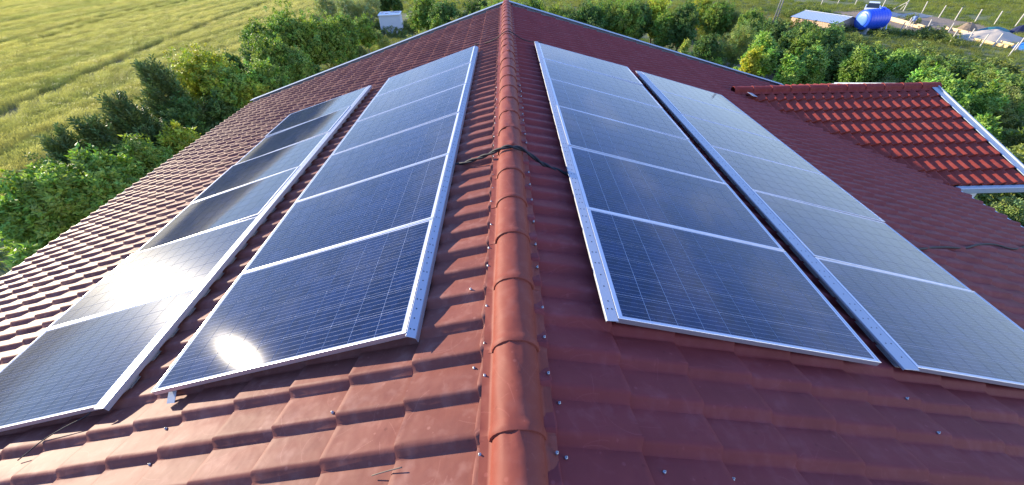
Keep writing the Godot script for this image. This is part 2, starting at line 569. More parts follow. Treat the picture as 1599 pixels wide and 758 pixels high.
func build_house() -> void:
	var house := thing("house", Vector3.ZERO, "house under a gabled dark red metal tile roof carrying solar panels", "house")
	# walls
	var st := stool()
	add_box(st, Transform3D(Basis(), Vector3(0.15, (RY - 2.2) * 0.5, -4.55)), Vector3(13.6, RY - 2.2, 11.6))
	part("wall", fin(st), M.wall, house)
	st = stool()
	for zz: float in [-10.35, 1.25]:
		add_prism(st, [Vector2(-6.6, RY - 2.198), Vector2(6.9, RY - 2.198), Vector2(6.9, RY - 0.2 - 6.9 * tan(SR)), Vector2(0, RY - 0.2), Vector2(-6.6, RY - 0.2 - 6.6 * tan(SL))], Vector3.BACK, 0.1, Transform3D(Basis(), Vector3(0, 0, zz + (0.102 if zz < 0 else -0.102))))
	part("gable_wall", fin(st), M.wall, house)
	for side: int in [-1, 1]:
		tile_slope(house, side)
		var b := slope_basis(side)
		var len_u := UL if side < 0 else UR
		# pale metal verge along the far gable
		st = stool()
		add_box(st, Transform3D(b, on_roof(side, len_u * 0.5, 0.0, ZFAR - 0.045)), Vector3(len_u - 0.02, 0.20, 0.055), 0.006)
		add_box(st, Transform3D(b, on_roof(side, len_u * 0.5, 0.092, ZFAR + 0.035)), Vector3(len_u - 0.02, 0.012, 0.10), 0.003)
		part("verge_trim", fin(st), M.trim, house)
		# gutter under the eave
		var gp := []
		for a in 9:
			var ang := PI + PI * a / 8.0
			gp.append(Vector2(cos(ang), sin(ang)) * 0.062)
		var rows := [[], []]
		for i in 2:
			for p: Vector2 in gp:
				rows[i].append(on_roof(side, len_u, 0, [ZFAR, ZNEAR][i]) + Vector3(side * 0.055 + p.x, p.y - 0.02, 0))
		var gs := stool(0)
		add_surface(gs, rows, Vector3.UP)
		add_tube(gs, [rows[0][0], rows[1][0]], [0.006], 6)
		add_tube(gs, [rows[0][8], rows[1][8]], [0.006], 6)
		part("gutter", fin(gs), M.galv if side < 0 else M.white, house)
		# soffit
		st = stool()
		add_box(st, Transform3D(Basis(), on_roof(side, len_u - 0.45, -0.30, (ZFAR + ZNEAR) * 0.5)), Vector3(0.9, 0.02, ZNEAR - ZFAR - 0.1))
		part("soffit", fin(st), M.soffit, house)
	# ridge tiles
	var caps := []
	for v in 6: caps.append(cap_mesh(0.395, 0.104, 0.088, 0.146, 0.010, 5 + v, [0.004, 0.014, 0.006, 0.012, 0.003, 0.020][v]))
	var k := 0
	var z := 1.30
	while z > ZFAR + 0.15:
		part("ridge_tile", caps[[0, 4, 2, 5, 1, 3, 2, 0][k % 8]], M.cap, house, Transform3D(Basis.from_euler(Vector3(0, rng.randf_range(-0.01, 0.01), 0)), Vector3(-0.022, RY + 0.022, z)))
		z -= 0.395
		k += 1
	# fixing screws: along both flanges and here and there on the tiles
	var sm := screw_mesh(0.0072)
	var spots := []
	z = -0.45
	while z > -5.0:
		for side: int in [-1, 1]:
			spots.append([side, (0.152 if side < 0 else 0.108) + rng.randf_range(-0.006, 0.006), 0.056, z + rng.randf_range(-0.03, 0.03)])
		z -= 0.2 if k % 3 else 0.3
		k += 1
	for q: Array in [[-0.22, -1.04], [-0.92, -0.94], [-1.95, -1.16], [-2.05, -1.06], [-2.0, -0.87], [-0.26, -1.53]]:
		spots.append([-1, -q[0], tile_height(-1, -q[0], q[1]) + 0.003, q[1]])
	for q: Array in [[0.16, -0.85], [0.16, -0.63], [0.56, -0.61], [0.87, -0.61], [2.22, -1.11], [2.23, -0.92]]:
		spots.append([1, q[0], tile_height(1, q[0], q[1]) + 0.003, q[1]])
	for s: Array in spots:
		part("roof_screw", sm, M.screw, house, Transform3D(slope_basis(s[0]), on_roof(s[0], s[1], s[2], s[3])))
	build_porch(house)

func build_porch(house: Node3D) -> void:
	# the cross gable on the right: ridge level with the main slope at x = 4.8, eaves level with the main eave
	var zr := -8.52
	var yr := RY - 1.36
	var x0 := 4.55
	var x1 := 9.10
	var ang := atan2(0.80, 2.70)
	var length := 2.80
	for way: int in [1, -1]:
		var b := Basis(Vector3(0, -sin(ang), cos(ang) * way), Vector3(0, cos(ang), sin(ang) * way), Vector3.ZERO)
		b.z = b.x.cross(b.y)
		var zs := 1.0 if b.z.x > 0.0 else -1.0
		var st := stool()
		var mid := Vector3(7.6, yr, zr) + b.x * (length * 0.5) - b.y * 0.07
		add_box(st, Transform3D(b, mid + Vector3(0.0, 0, 0)), Vector3(length, 0.12, x1 - 6.1 - 0.02))
		var deck := part("porch_roof", fin(st), M.deck, house)
		var r := RandomNumberGenerator.new()
		r.seed = 5
		var shapes := []
		for i in 6: shapes.append(tile_mesh(0.352, 0.2, zs, 0.052, 0.038, 0.002, r, true))
		for c in 8:
			for t in 23:
				var xl := x1 - 0.03 - 0.2 * (t + 1)
				var zc := 0.352 * (c + 0.5) * cos(ang)
				if xl + 0.2 < 4.75 + zc * 1.0: continue
				if xl < x0: continue
				var at := Vector3(xl, yr, zr) + b.x * (0.352 * c - 0.01)
				part("porch_tile", shapes[r.randi() % 6], M.porch, deck, Transform3D(b, at))
		# white verge at the outer end
		st = stool()
		add_box(st, Transform3D(b, Vector3(x1 + 0.05, yr, zr) + b.x * (length * 0.5 - 0.01) + b.y * 0.02), Vector3(length + 0.02, 0.17, 0.03), 0.005)
		add_box(st, Transform3D(b, Vector3(x1 - 0.01, yr, zr) + b.x * (length * 0.5 - 0.01) + b.y * 0.075), Vector3(length + 0.02, 0.012, 0.15), 0.003)
		part("porch_verge", fin(st), M.trim, house)
		# gutter, rafter beam and post
		st = stool()
		var eave := Vector3(0, yr, zr) + b.x * (length + 0.02)
		add_box(st, Transform3D(Basis(), Vector3((7.75 + x1) * 0.5 + 0.03, eave.y - 0.03, eave.z + 0.05 * way)), Vector3(x1 - 7.75 + 0.06, 0.11, 0.10), 0.012)
		part("porch_gutter", fin(st), M.trim, house)
		st = stool()
		add_box(st, Transform3D(Basis(), Vector3(8.35, eave.y - 0.22, zr + 1.35 * way)), Vector3(0.12, 0.2, 2.5), 0.01)
		part("porch_beam", fin(st), M.white, house)
		st = stool()
		add_box(st, Transform3D(Basis(), Vector3(8.35, (eave.y - 0.32) * 0.5, zr + 2.45 * way)), Vector3(0.22, eave.y - 0.32, 0.22), 0.01)
		part("porch_post", fin(st), M.white, house)
	var pc := []
	for v in 3: pc.append(cap_mesh(0.40, 0.095, 0.085, 0.15, 0.035, 60 + v, 0.006))
	var turn := Basis.from_euler(Vector3(0, -PI * 0.5, 0))   # near lip towards -x (the main roof)
	for i in 11:
		part("porch_ridge_tile", pc[i % 3], M.porch_cap, house, Transform3D(turn, Vector3(4.80 + 0.40 * i - 0.0, yr + 0.045, zr)))
	var st2 := stool()
	add_box(st2, Transform3D(Basis.from_euler(Vector3(0.25, 0.5, -0.3)), Vector3(5.10, yr + 0.045, zr + 0.27)), Vector3(0.22, 0.004, 0.16))
	part("valley_flashing", fin(st2), M.galv, house)

# ---------------------------------------------------------------- solar panels
func cell_mesh() -> ArrayMesh:
	var st := stool()
	var h := 0.0775
	var t := 0.0012
	for q: Array in [[Vector3(-h, 0, -h), Vector3(h, 0, -h), Vector3(h, 0, h), Vector3(-h, 0, h)]]:
		for i: int in [0, 1, 2, 0, 2, 3]:
			st.set_uv(Vector2(q[i].x / (2 * h) + 0.5, q[i].z / (2 * h) + 0.5))
			st.add_vertex(q[i])
	st.set_uv(Vector2(0.01, 0.01))
	for e: Array in [[Vector3(-h, 0, -h), Vector3(h, 0, -h)], [Vector3(h, 0, -h), Vector3(h, 0, h)], [Vector3(h, 0, h), Vector3(-h, 0, h)], [Vector3(-h, 0, h), Vector3(-h, 0, -h)]]:
		quad_out(st, e[0], e[1], e[1] - Vector3(0, t, 0), e[0] - Vector3(0, t, 0), Vector3(0, -t * 0.5, 0))
	return fin(st)

func make_panel() -> Node3D:
	var p := Node3D.new()
	p.name = numbered("solar_panel")
	add_child(p)
	var st := stool()
	var w := 0.010
	for s: int in [-1, 1]:
		add_box(st, Transform3D(Basis(), Vector3(0, -0.0175, s * (0.496 - w * 0.5))), Vector3(PW, 0.035, w), 0.0015)
		add_box(st, Transform3D(Basis(), Vector3(s * (PW * 0.5 - w * 0.5 - 0.0005), -0.0178, 0)), Vector3(w, 0.0344, 0.992 - 2 * w - 0.001), 0.0015)
	part("frame", fin(st), M.alu, p)
	var sheet := part("backing_sheet", box(Vector3(PW - 2 * w - 0.001, 0.004, 0.992 - 2 * w - 0.001), 0.0, Vector3(0, -0.0062, 0)), M.sheet, p)
	var cm := cell_mesh()
	for i in 10:
		for j in 6:
			var yaw := 0.0 if rng.randf() < 0.5 else PI
			part("cell", cm, M.cells[rng.randi() % 3], sheet, Transform3D(Basis.from_euler(Vector3(0, yaw, 0)), Vector3((i - 4.5) * 0.1585, -0.0030, (j - 2.5) * 0.1585)))
	return p

func rail_mesh(length: float, tilt: float, width: float, lip: float) -> ArrayMesh:
	# origin at the panels' edge, top level; local -x is away from the panels, z along the roof
	var st := stool()
	var b := Basis.from_euler(Vector3(0, 0, tilt))
	add_box(st, Transform3D(b, b * Vector3(-width * 0.5, 0, 0)), Vector3(width, 0.003, length), 0.001)
	var tip := b * Vector3(-width, 0, 0)
	add_box(st, Transform3D(Basis(), tip + Vector3(0.0005, -lip * 0.5 - 0.002, 0)), Vector3(0.003, lip, length - 0.002), 0.001)
	add_box(st, Transform3D(Basis(), Vector3(0.0035, -0.045, 0)), Vector3(0.003, 0.083, length - 0.16), 0.001)
	add_box(st, Transform3D(Basis(), Vector3(0.018, -0.0885, 0)), Vector3(0.06, 0.003, length - 0.16), 0.001)
	return fin(st)

func build_panels() -> void:
	var rows := [
		[-1, 0.556, -1.239, "inner left row", 0.70, 0.050],
		[-1, 2.6155, -1.232, "outer left row", 0.20, 0.062],
		[1, 0.4825, -1.272, "inner right row", 0.15, 0.060],
		[1, 2.399, -1.283, "outer right row", 0.12, 0.098]]
	var nth := ["nearest", "second", "third", "fourth", "fifth", "farthest"]
	var looks := [
		["dark blue solar panel with a white sun glare, ", "deep blue solar panel, ", "blue solar panel, ", "pale blue solar panel, ", "pale blue solar panel, ", "light grey blue solar panel, "],
		["teal grey solar panel, ", "glaring cream white solar panel, ", "dark grey solar panel, ", "grey green solar panel, ", "dark grey green solar panel, ", "blue grey solar panel, "],
		["darkest navy solar panel, ", "navy blue solar panel, ", "mid blue solar panel, ", "blue grey solar panel, ", "grey blue solar panel, ", "palest solar panel, "],
		["blue solar panel fading to grey, ", "greenish grey solar panel, ", "grey blue solar panel, ", "dull grey blue solar panel, ", "dull grey solar panel, ", "dull grey panel by the porch, "]]
	var pitch := [[0.0, 0.0, 0.002, -0.002, 0.001, -0.003], [0.006, 0.014, -0.006, 0.003, -0.008, 0.010], [0.0, 0.002, -0.003, 0.004, 0.008, 0.014], [0.002, -0.004, 0.003, 0.0, -0.003, -0.002]]   # how far each panel leans back from its row
	var proto := make_panel()
	for ri in 4:
		var r: Array = rows[ri]
		var b := slope_basis(r[0])
		for i in 6:
			var p := proto
			if ri + i > 0:
				p = proto.duplicate()
				p.name = numbered("solar_panel")
				add_child(p)
			var sag := rng.randf_range(-0.002, 0.002)
			p.transform = Transform3D(b * Basis.from_euler(Vector3(rng.randf_range(-0.002, 0.002), 0, pitch[ri][i])), on_roof(r[0], r[1] + PW * 0.5, PH + sag, r[2] - 0.5 - i * 1.0))
			if ri == 1 and i < 2:   # these two carry a film of dust
				for c in p.get_node("backing_sheet").get_children():
					(c as MeshInstance3D).material_override = M.dusty[i]
			tag(p, looks[ri][i] + nth[i] + " in the " + r[3], "solar panel", "solar panels on the roof")
		for outer in 2:
			var length := 6.03
			var rail := thing("mounting_rail", on_roof(r[0], r[1] - 0.002 + (PW + 0.004 if outer else 0.0), PH - 0.004, r[2] - 3.0),
				("perforated metal rail along the upper edge of the " if not outer else "metal rail under the lower edge of the ") + r[3], "mounting rail", "rails holding the solar panels")
			rail.basis = b if not outer else b * Basis.from_euler(Vector3(0, PI, 0))
			if outer:
				# only a low foot under the lower edge
				var lo := stool()
				add_box(lo, Transform3D(Basis(), Vector3(0.05, -0.062, 0)), Vector3(0.035, 0.05, length - 0.2), 0.002)
				add_box(lo, Transform3D(Basis(), Vector3(0.05, -0.0895, 0)), Vector3(0.09, 0.003, length - 0.2), 0.001)
				part("channel", fin(lo), M.galv, rail)
				if ri != 0: continue
				var lug := stool()
				add_box(lug, Transform3D(Basis.from_euler(Vector3(0.5, 0, 0)), Vector3(0.06, -0.083, 2.99)), Vector3(0.06, 0.004, 0.10), 0.001)
				part("end_bracket", fin(lug), M.galv, rail)
				continue
			part("channel", rail_mesh(length, float(r[4]), r[5], 0.032 if r[0] < 0 else 0.010), M.galv, rail)
			var hs := stool()
			var fb := Basis.from_euler(Vector3(0, 0, float(r[4])))
			var q := -length * 0.5 + 0.05
			while q < length * 0.5 - 0.04:
				for m: float in ([0.45] if rng.randf() < 0.45 else [0.3, 0.68]):
					var c := fb * Vector3(-r[5] * m, 0.0018, 0)
					add_tube(hs, [c + Vector3(0, 0, q) - fb.y * 0.002, c + Vector3(0, 0, q) + fb.y * 0.0006], [0.0042], 8)
				q += rng.randf_range(0.05, 0.11)
			part("bolt_holes", fin(hs), M.hole, rail).set_meta("kind", "stuff")

func wire(called: String, pts: Array, radius: float, label: String, category: String, mat: Material, strands := 1) -> void:
	var c := Curve3D.new()
	for i in pts.size():
		var t: Vector3 = (pts[mini(i + 1, pts.size() - 1)] - pts[maxi(i - 1, 0)]) / 6.0
		c.add_point(pts[i], -t, t)
	var baked := c.tessellate_even_length(5, 0.03)
	var st := stool(0)
	for s in strands:
		var line := []
		for i in baked.size():
			var a := i * 0.55 + PI * s
			line.append(baked[i] + (Vector3(0, cos(a), sin(a)) * radius * 0.95 if strands > 1 else Vector3.ZERO))
		add_tube(st, line, [radius], 8)
	tag(solo(called, fin(st), mat), label, category)

func build_cables() -> void:
	wire("power_cable", [on_roof(-1, 0.70, 0.07, -3.22), on_roof(-1, 0.55, 0.05, -3.13), on_roof(-1, 0.36, 0.075, -3.06), on_roof(-1, 0.20, 0.10, -3.02), Vector3(-0.08, RY + 0.118, -2.98), Vector3(-0.01, RY + 0.128, -2.97), Vector3(0.07, RY + 0.105, -2.98), on_roof(1, 0.14, 0.085, -2.97), on_roof(1, 0.25, 0.055, -2.93), on_roof(1, 0.40, 0.045, -2.89), on_roof(1, 0.52, 0.05, -2.86), on_roof(1, 0.7, 0.06, -2.84)], 0.0095, "twisted black cable crossing the ridge between the two inner panel rows", "cable", M.rubber, 2)
	wire("power_cable", [on_roof(1, 3.9, 0.05, -2.95), on_roof(1, 4.3, 0.045, -3.02), on_roof(1, 4.6, 0.042, -3.13), on_roof(1, 4.9, 0.045, -3.22), on_roof(1, 5.3, 0.042, -3.33), on_roof(1, 5.7, 0.045, -3.50), on_roof(1, 6.1, 0.05, -3.62), on_roof(1, 6.5, 0.042, -3.66), on_roof(1, 7.2, 0.045, -3.95)], 0.012, "thin black cable lying loose on the tiles below the right panels", "cable", M.rubber, 1)
	wire("thin_wire", [on_roof(-1, 0.62, 0.06, -7.75), on_roof(-1, 0.40, 0.045, -7.62), on_roof(-1, 0.2, 0.075, -7.5), Vector3(-0.06, RY + 0.122, -7.45), Vector3(0.04, RY + 0.12, -7.44), on_roof(1, 0.2, 0.07, -7.46), on_roof(1, 0.38, 0.045, -7.55), on_roof(1, 0.6, 0.055, -7.7)], 0.007, "thin dark wire crossing the ridge near its far end", "wire", M.rubber, 1)
	wire("loose_wire", [on_roof(-1, 2.70, 0.10, -1.27), on_roof(-1, 2.72, 0.085, -1.22), on_roof(-1, 2.86, 0.08, -1.17), on_roof(-1, 3.00, 0.065, -1.12), on_roof(-1, 3.09, 0.045, -1.07), on_roof(-1, 3.14, 0.036, -1.04)], 0.0035, "short loose wire hanging under the near left panel", "wire", M.rubber, 1)
	wire("metal_pin", [on_roof(-1, 0.62, 0.036, -0.63), on_roof(-1, 0.56, 0.046, -0.632), on_roof(-1, 0.48, 0.052, -0.636)], 0.0028, "bent metal pin lying on the near tiles left of the ridge", "metal pin", M.bark, 1)

# ---------------------------------------------------------------- plants
func add_leaf(st: SurfaceTool, at: Vector3, dir: Vector3, side: Vector3, length: float, width: float, fold: float) -> void:
	var n := dir.cross(side).normalized()
	var m := at + dir * length * 0.45
	var tip := at + dir * length - n * fold * length * 0.6
	var l := m + side * width * 0.5 + n * fold * width
	var r := m - side * width * 0.5 + n * fold * width
	for v: Vector3 in [at, l, tip, at, tip, r]: st.add_vertex(v)

func sprig(leaves: int, reach: float, length: float, width: float, sd: int, upward: float) -> ArrayMesh:
	var r := RandomNumberGenerator.new()
	r.seed = sd
	var st := stool()
	for i in leaves:
		var s := r.randf()
		var at := Vector3(r.randf_range(-1, 1) * 0.35, s - 0.3, r.randf_range(-1, 1) * 0.35) * reach
		var a := r.randf() * TAU
		var dir := Vector3(cos(a), r.randf_range(-0.5, 0.5) + upward, sin(a)).normalized()
		var side := dir.cross(Vector3(r.randf_range(-0.5, 0.5), 1, r.randf_range(-0.5, 0.5))).normalized()
		add_leaf(st, at, dir, side, length * r.randf_range(0.7, 1.25), width * r.randf_range(0.8, 1.2), 0.25)
	return fin(st)

func frond(sd: int) -> ArrayMesh:   # one feathery conifer spray along +y
	var r := RandomNumberGenerator.new()
	r.seed = sd
	var st := stool()
	for i in 22:
		var s := i / 22.0
		var at := Vector3(0.03 * sin(s * 3.0), s * 0.42, 0.0)
		var a := r.randf() * TAU
		var dir := Vector3(cos(a) * 0.8, 0.75, sin(a) * 0.8).normalized()
		add_leaf(st, at, dir, dir.cross(Vector3(0.3, 0.2, 1.0)).normalized(), 0.15 * (1.15 - s * 0.6), 0.030, 0.1)
	return fin(st)

var leaf_shapes := {}

func plant_kinds() -> Dictionary:
	return {
		"ash": {"tint": Color(0.216, 0.342, 0.059), "spread": 0.45, "n": 520, "shape": "mid", "lobes": 12, "low": 0.22},
		"dark": {"tint": Color(0.103, 0.195, 0.045), "spread": 0.4, "n": 520, "shape": "mid", "lobes": 11, "low": 0.12},
		"grey": {"tint": Color(0.330, 0.402, 0.170), "spread": 0.3, "n": 480, "shape": "fine", "lobes": 11, "low": 0.12},
		"lime": {"tint": Color(0.379, 0.459, 0.050), "spread": 0.45, "n": 560, "shape": "mid", "lobes": 12, "low": 0.18},
		"yellow": {"tint": Color(0.389, 0.432, 0.038), "spread": 0.35, "n": 300, "shape": "mid", "lobes": 10, "low": 0.3},
		"walnut": {"tint": Color(0.216, 0.378, 0.067), "spread": 0.4, "n": 470, "shape": "big", "lobes": 11, "low": 0.2},
		"bush": {"tint": Color(0.242, 0.322, 0.091), "spread": 0.4, "n": 420, "shape": "fine", "lobes": 11, "low": 0.08},
		"hedge": {"tint": Color(0.184, 0.293, 0.063), "spread": 0.35, "n": 620, "shape": "mid", "lobes": 11, "low": 0.05},
		"poplar": {"tint": Color(0.305, 0.389, 0.067), "spread": 0.35, "n": 260, "shape": "mid", "lobes": 9, "low": 0.1},
		"conifer": {"tint": Color(0.103, 0.167, 0.050), "spread": 0.35, "n": 460, "shape": "frond", "lobes": 1, "low": 0.05}}

func plant(kind: String, x: float, z: float, h: float, w: float, label: String) -> void:
	if leaf_shapes.is_empty():
		leaf_shapes = {"mid": [], "fine": [], "big": [], "frond": []}
		for i in 3:
			leaf_shapes["mid"].append(sprig(16, 0.26, 0.13, 0.075, 100 + i, 0.25))
			leaf_shapes["fine"].append(sprig(22, 0.26, 0.085, 0.035, 200 + i, 0.45))
			leaf_shapes["big"].append(sprig(17, 0.27, 0.17, 0.085, 300 + i, 0.3))
			leaf_shapes["frond"].append(frond(400 + i))
	var K: Dictionary = plant_kinds()[kind]
	var tall := h > 2.3 and not kind in ["bush", "hedge"]
	var called: String = {"conifer": "conifer_tree", "poplar": "poplar_tree"}.get(kind, "leafy_tree" if tall else "bush")
	var cat: String = {"conifer": "conifer"}.get(kind, "tree" if tall else "bush")
	var o := thing(called, Vector3(x, 0, z), label, cat, "trees and bushes round the house")
	o.rotation.y = rng.randf() * TAU
	var rx := w * 0.5
	if kind != "conifer":   # the leaf clumps themselves add about this much all round
		rx = maxf(rx - 0.20, rx * 0.6)
		h = maxf(h - 0.2, h * 0.75)
	var low: float = K.low * h
	var stem := stool(0)
	var lobes := []
	if kind != "conifer":
		var n: int = K.lobes
		for i in n:
			var f := (i + 0.5) / n
			var y := lerpf(low + 0.18 * h, h * 0.86, f)
			var open := sin(PI * clampf(0.22 + 0.66 * f, 0.0, 1.0)) if kind != "poplar" else 0.45
			var a := i * 2.4 + rng.randf() * 0.9
			var reach := rx * open * rng.randf_range(0.25, 0.72)
			var rad := minf(rx, h * 0.32) * rng.randf_range(0.33, 0.60) * (0.8 if f > 0.8 else 1.0)
			lobes.append([Vector3(cos(a) * reach, minf(y, h - rad * 0.85), sin(a) * reach), rad])
	var stems := 1 if tall else 3
	for s in stems:
		var lean := Vector3(rng.randf_range(-0.08, 0.08), 0, rng.randf_range(-0.08, 0.08)) * h
		if stems > 1: lean += Vector3(cos(s * 2.1), 0, sin(s * 2.1)) * rx * 0.3
		var tr := 0.015 * h + 0.012
		if stems > 1: tr *= 0.55
		var top := h * (0.72 if kind != "conifer" else 0.95)
		add_tube(stem, [Vector3(0, -0.05, 0), lean * 0.25 + Vector3(0, top * 0.35, 0), lean * 0.6 + Vector3(0, top * 0.7, 0), lean + Vector3(0, top, 0)], [tr * 1.25, tr, tr * 0.65, tr * 0.25], 7)
	for l: Array in lobes:
		var c: Vector3 = l[0]
		var from := Vector3(0, maxf(low * 0.8, c.y - Vector2(c.x, c.z).length() * 0.8 - 0.2), 0)
		add_tube(stem, [from, from.lerp(c, 0.55) + Vector3(0, 0.06, 0), c + Vector3(0, l[1] * 0.5, 0)], [0.007 * h + 0.006, 0.004 * h + 0.005, 0.004], 5)
	part("trunk", fin(stem), M.bark_pale if kind in ["ash", "walnut", "grey"] else M.bark, o)
	# leaves: clumps scattered through the lobes, denser towards their outside
	var count := int(K.n * clampf(w * h / 8.0, 0.3, 3.2))
	var xfs := [[], [], []]
	var tone := rng.randf_range(0.85, 1.15)
	for i in count:
		var p: Vector3
		var up := Vector3.UP
		var s := rng.randf_range(0.85, 1.5)
		if kind == "conifer":
			var f := pow(rng.randf(), 1.5)
			var a := rng.randf() * TAU
			var env := rx * (1.0 - f * 0.9) * (0.72 + 0.20 * sin(a * 3.0 + f * 11.0 + x) + 0.22 * sin(a * 5.0 - f * 23.0 + z))
			var rr := env * (0.35 + 0.65 * sqrt(rng.randf()))
			p = Vector3(cos(a) * rr, low + (h * 0.97 - low) * f, sin(a) * rr)
			up = (Vector3(cos(a), 0.9 + f * 1.5, sin(a)) + Vector3(0.25, 0, 0.1)).normalized()
			s *= 1.5
		else:
			var l: Array = lobes[rng.randi() % lobes.size()]
			var d := Vector3(rng.randfn(), rng.randfn(), rng.randfn()).normalized()
			var rad: float = l[1]
			p = l[0] + d * rad * (0.35 + 0.75 * pow(rng.randf(), 0.6)) * Vector3(1.0, 0.92, 1.0)
			if rng.randf() < 0.2: p += d * rad * 0.25 + Vector3(0, rad * rng.randf_range(0.2, 0.95), 0)
			if p.y < 0.08: p.y = 0.08 + rng.randf() * 0.1
			up = (d + Vector3(0, 1.0, 0) + Vector3(rng.randf_range(-0.5, 0.5), 0, rng.randf_range(-0.5, 0.5))).normalized()
		var b := span_xf(Vector3.ZERO, up).basis.rotated(up, rng.randf() * TAU).scaled(Vector3.ONE * s)
		var c: Color = K.tint
		var v := rng.randf_range(0.62, 1.35) * tone
		c = Color(c.r * v * rng.randf_range(0.8, 1.3), c.g * v, c.b * v * rng.randf_range(0.7, 1.3))
		xfs[rng.randi() % 3].append([Transform3D(b, p), c])
	for k in 3:
		if xfs[k].is_empty(): continue
		var mm := MultiMesh.new()
		mm.transform_format = MultiMesh.TRANSFORM_3D
		mm.use_colors = true
		mm.mesh = leaf_shapes[K.shape][k]
		mm.instance_count = xfs[k].size()
		for i in xfs[k].size():
			mm.set_instance_transform(i, xfs[k][i][0])
			mm.set_instance_color(i, xfs[k][i][1])
		var mi := MultiMeshInstance3D.new()
		mi.name = "crown"
		mi.multimesh = mm
		mi.material_override = M.needle if kind == "conifer" else M.leaf
		mi.set_meta("kind", "stuff")
		o.add_child(mi, true)

func scatter(called: String, mesh: Mesh, mat: Material, items: Array, label: String, category: String) -> void:   # items: [Transform3D, Color]
	var mm := MultiMesh.new()
	mm.transform_format = MultiMesh.TRANSFORM_3D
	mm.use_colors = true
	mm.mesh = mesh
	mm.instance_count = items.size()
	for i in items.size():
		mm.set_instance_transform(i, items[i][0])
		mm.set_instance_color(i, items[i][1])
	var mi := MultiMeshInstance3D.new()
	mi.name = numbered(called)
	mi.multimesh = mm
	mi.material_override = mat
	add_child(mi)
	tag(mi, label, category, "", "stuff")

func blades(n: int, size: float, height: float, width: float, lean: float, ear: float, sd: int) -> ArrayMesh:
	var r := RandomNumberGenerator.new()
	r.seed = sd
	var st := stool()
	for i in n:
		var at := Vector3(r.randf_range(-0.5, 0.5) * size, 0, r.randf_range(-0.5, 0.5) * size)
		var a := r.randf() * TAU
		var sd2 := Vector3(cos(a), 0, sin(a)) * width
		var h := height * r.randf_range(0.75, 1.1)
		var bend := Vector3(lean * r.randf_range(0.4, 1.4), 0, lean * r.randf_range(-0.6, 0.6)) * h + Vector3(r.randf_range(-1, 1), 0, r.randf_range(-1, 1)) * h * 0.16
		var mid := at + bend * 0.35 + Vector3(0, h * 0.62, 0)
		var top := at + bend + Vector3(0, h, 0)
		for v: Vector3 in [at - sd2, at + sd2, mid + sd2 * 0.8, at - sd2, mid + sd2 * 0.8, mid - sd2 * 0.8, mid - sd2 * 0.8, mid + sd2 * 0.8, top]: st.add_vertex(v)
		if ear > 0.0:
			var e := top - Vector3(0, h * 0.12, 0) - bend * 0.1
			var s2 := Vector3(-sin(a), 0, cos(a)) * ear
			var tip := top + bend * 0.25 - Vector3(0, 0.02, 0)
			for v: Vector3 in [e, e.lerp(tip, 0.4) + s2, tip, e, tip, e.lerp(tip, 0.4) - s2]: st.add_vertex(v)
	return fin(st)

func flat_sheet(called: String, poly: Array, y: float, mat: Material, kind := "structure") -> void:
	var pp := PackedVector2Array(poly)
	var idx := Geometry2D.triangulate_polygon(pp)
	var st := stool()
	for t in idx.size() / 3:
		var v := []
		for k in 3: v.append(Vector3(pp[idx[t * 3 + k]].x * K, y, pp[idx[t * 3 + k]].y * K))
		tri_out(st, v[0], v[1], v[2], v[0] - Vector3.UP)
	tag(solo(called, fin(st), mat), "", "", "", kind)

func field_edge(z: float) -> float:   # x of the wheat's near edge
	if z > -16.0: return -14.5 - 0.02 * (z + 16.0)
	return -14.5 + (z + 16.0) * 0.13

func dist_line(p: Vector2, line: Array) -> float:
	var best := 1e9
	for i in line.size() - 1:
		best = minf(best, Geometry2D.get_closest_point_to_segment(p, line[i], line[i + 1]).distance_to(p))
	return best

func build_ground() -> void:
	flat_sheet("ground", [Vector2(-900, -900), Vector2(900, -900), Vector2(900, 900), Vector2(-900, 900)], 0.0, M.ground)
	var fe := []
	for i in 13: fe.append(Vector2(field_edge(30.0 - i * 10.0) - 0.3, 30.0 - i * 10.0))
	fe.append(Vector2(-140, -90))
	fe.append(Vector2(-140, 30))
	flat_sheet("field_soil", fe, 0.004, M.field_soil)
	flat_sheet("orchard_soil", [Vector2(4.5, -22.5), Vector2(8, -21.5), Vector2(10.5, -15.5), Vector2(15, -15.5), Vector2(17.5, -20), Vector2(14, -25), Vector2(9, -26)], 0.008, M.soil)
	flat_sheet("plot_soil", [Vector2(29, -41), Vector2(30.5, -33), Vector2(31.8, -28.5), Vector2(33, -25), Vector2(39, -26.5), Vector2(38, -33), Vector2(36.5, -38), Vector2(33.5, -43)], 0.006, M.soil)
	flat_sheet("pebble_path", [Vector2(17.5, -24.6), Vector2(19.6, -26.4), Vector2(20.6, -25.2), Vector2(20.4, -23.2), Vector2(19.3, -22.6), Vector2(18.4, -23.6)], 0.012, M.pebble)
	flat_sheet("pebble_path", [Vector2(20.6, -18.2), Vector2(22.0, -18.0), Vector2(23.6, -15.6), Vector2(22.6, -14.6), Vector2(21.2, -16.2)], 0.012, M.pebble)

func build_hills() -> void:
	var n := noise(0.5, 3, 33)
	var rows := [[], [], [], []]
	for k in 181:
		var a := TAU * (k % 180) / 180.0
		var d := Vector3(sin(a), 0, -cos(a))
		var h := lerpf(9.0, 30.0, smoothstep(0.2, -0.5, d.x)) * (1.0 + 0.6 * n.get_noise_2d(d.x * 3.0, d.z * 3.0))
		rows[0].append(d * 520.0 - Vector3(0, 1, 0))
		rows[1].append(d * 600.0 + Vector3(0, h * 0.75, 0))
		rows[2].append(d * 680.0 + Vector3(0, h, 0))
		rows[3].append(d * 860.0 - Vector3(0, 1, 0))
	var st := stool(0)
	add_surface(st, rows, Vector3.UP)
	tag(solo("hills", fin(st), M.hill), "", "", "", "structure")

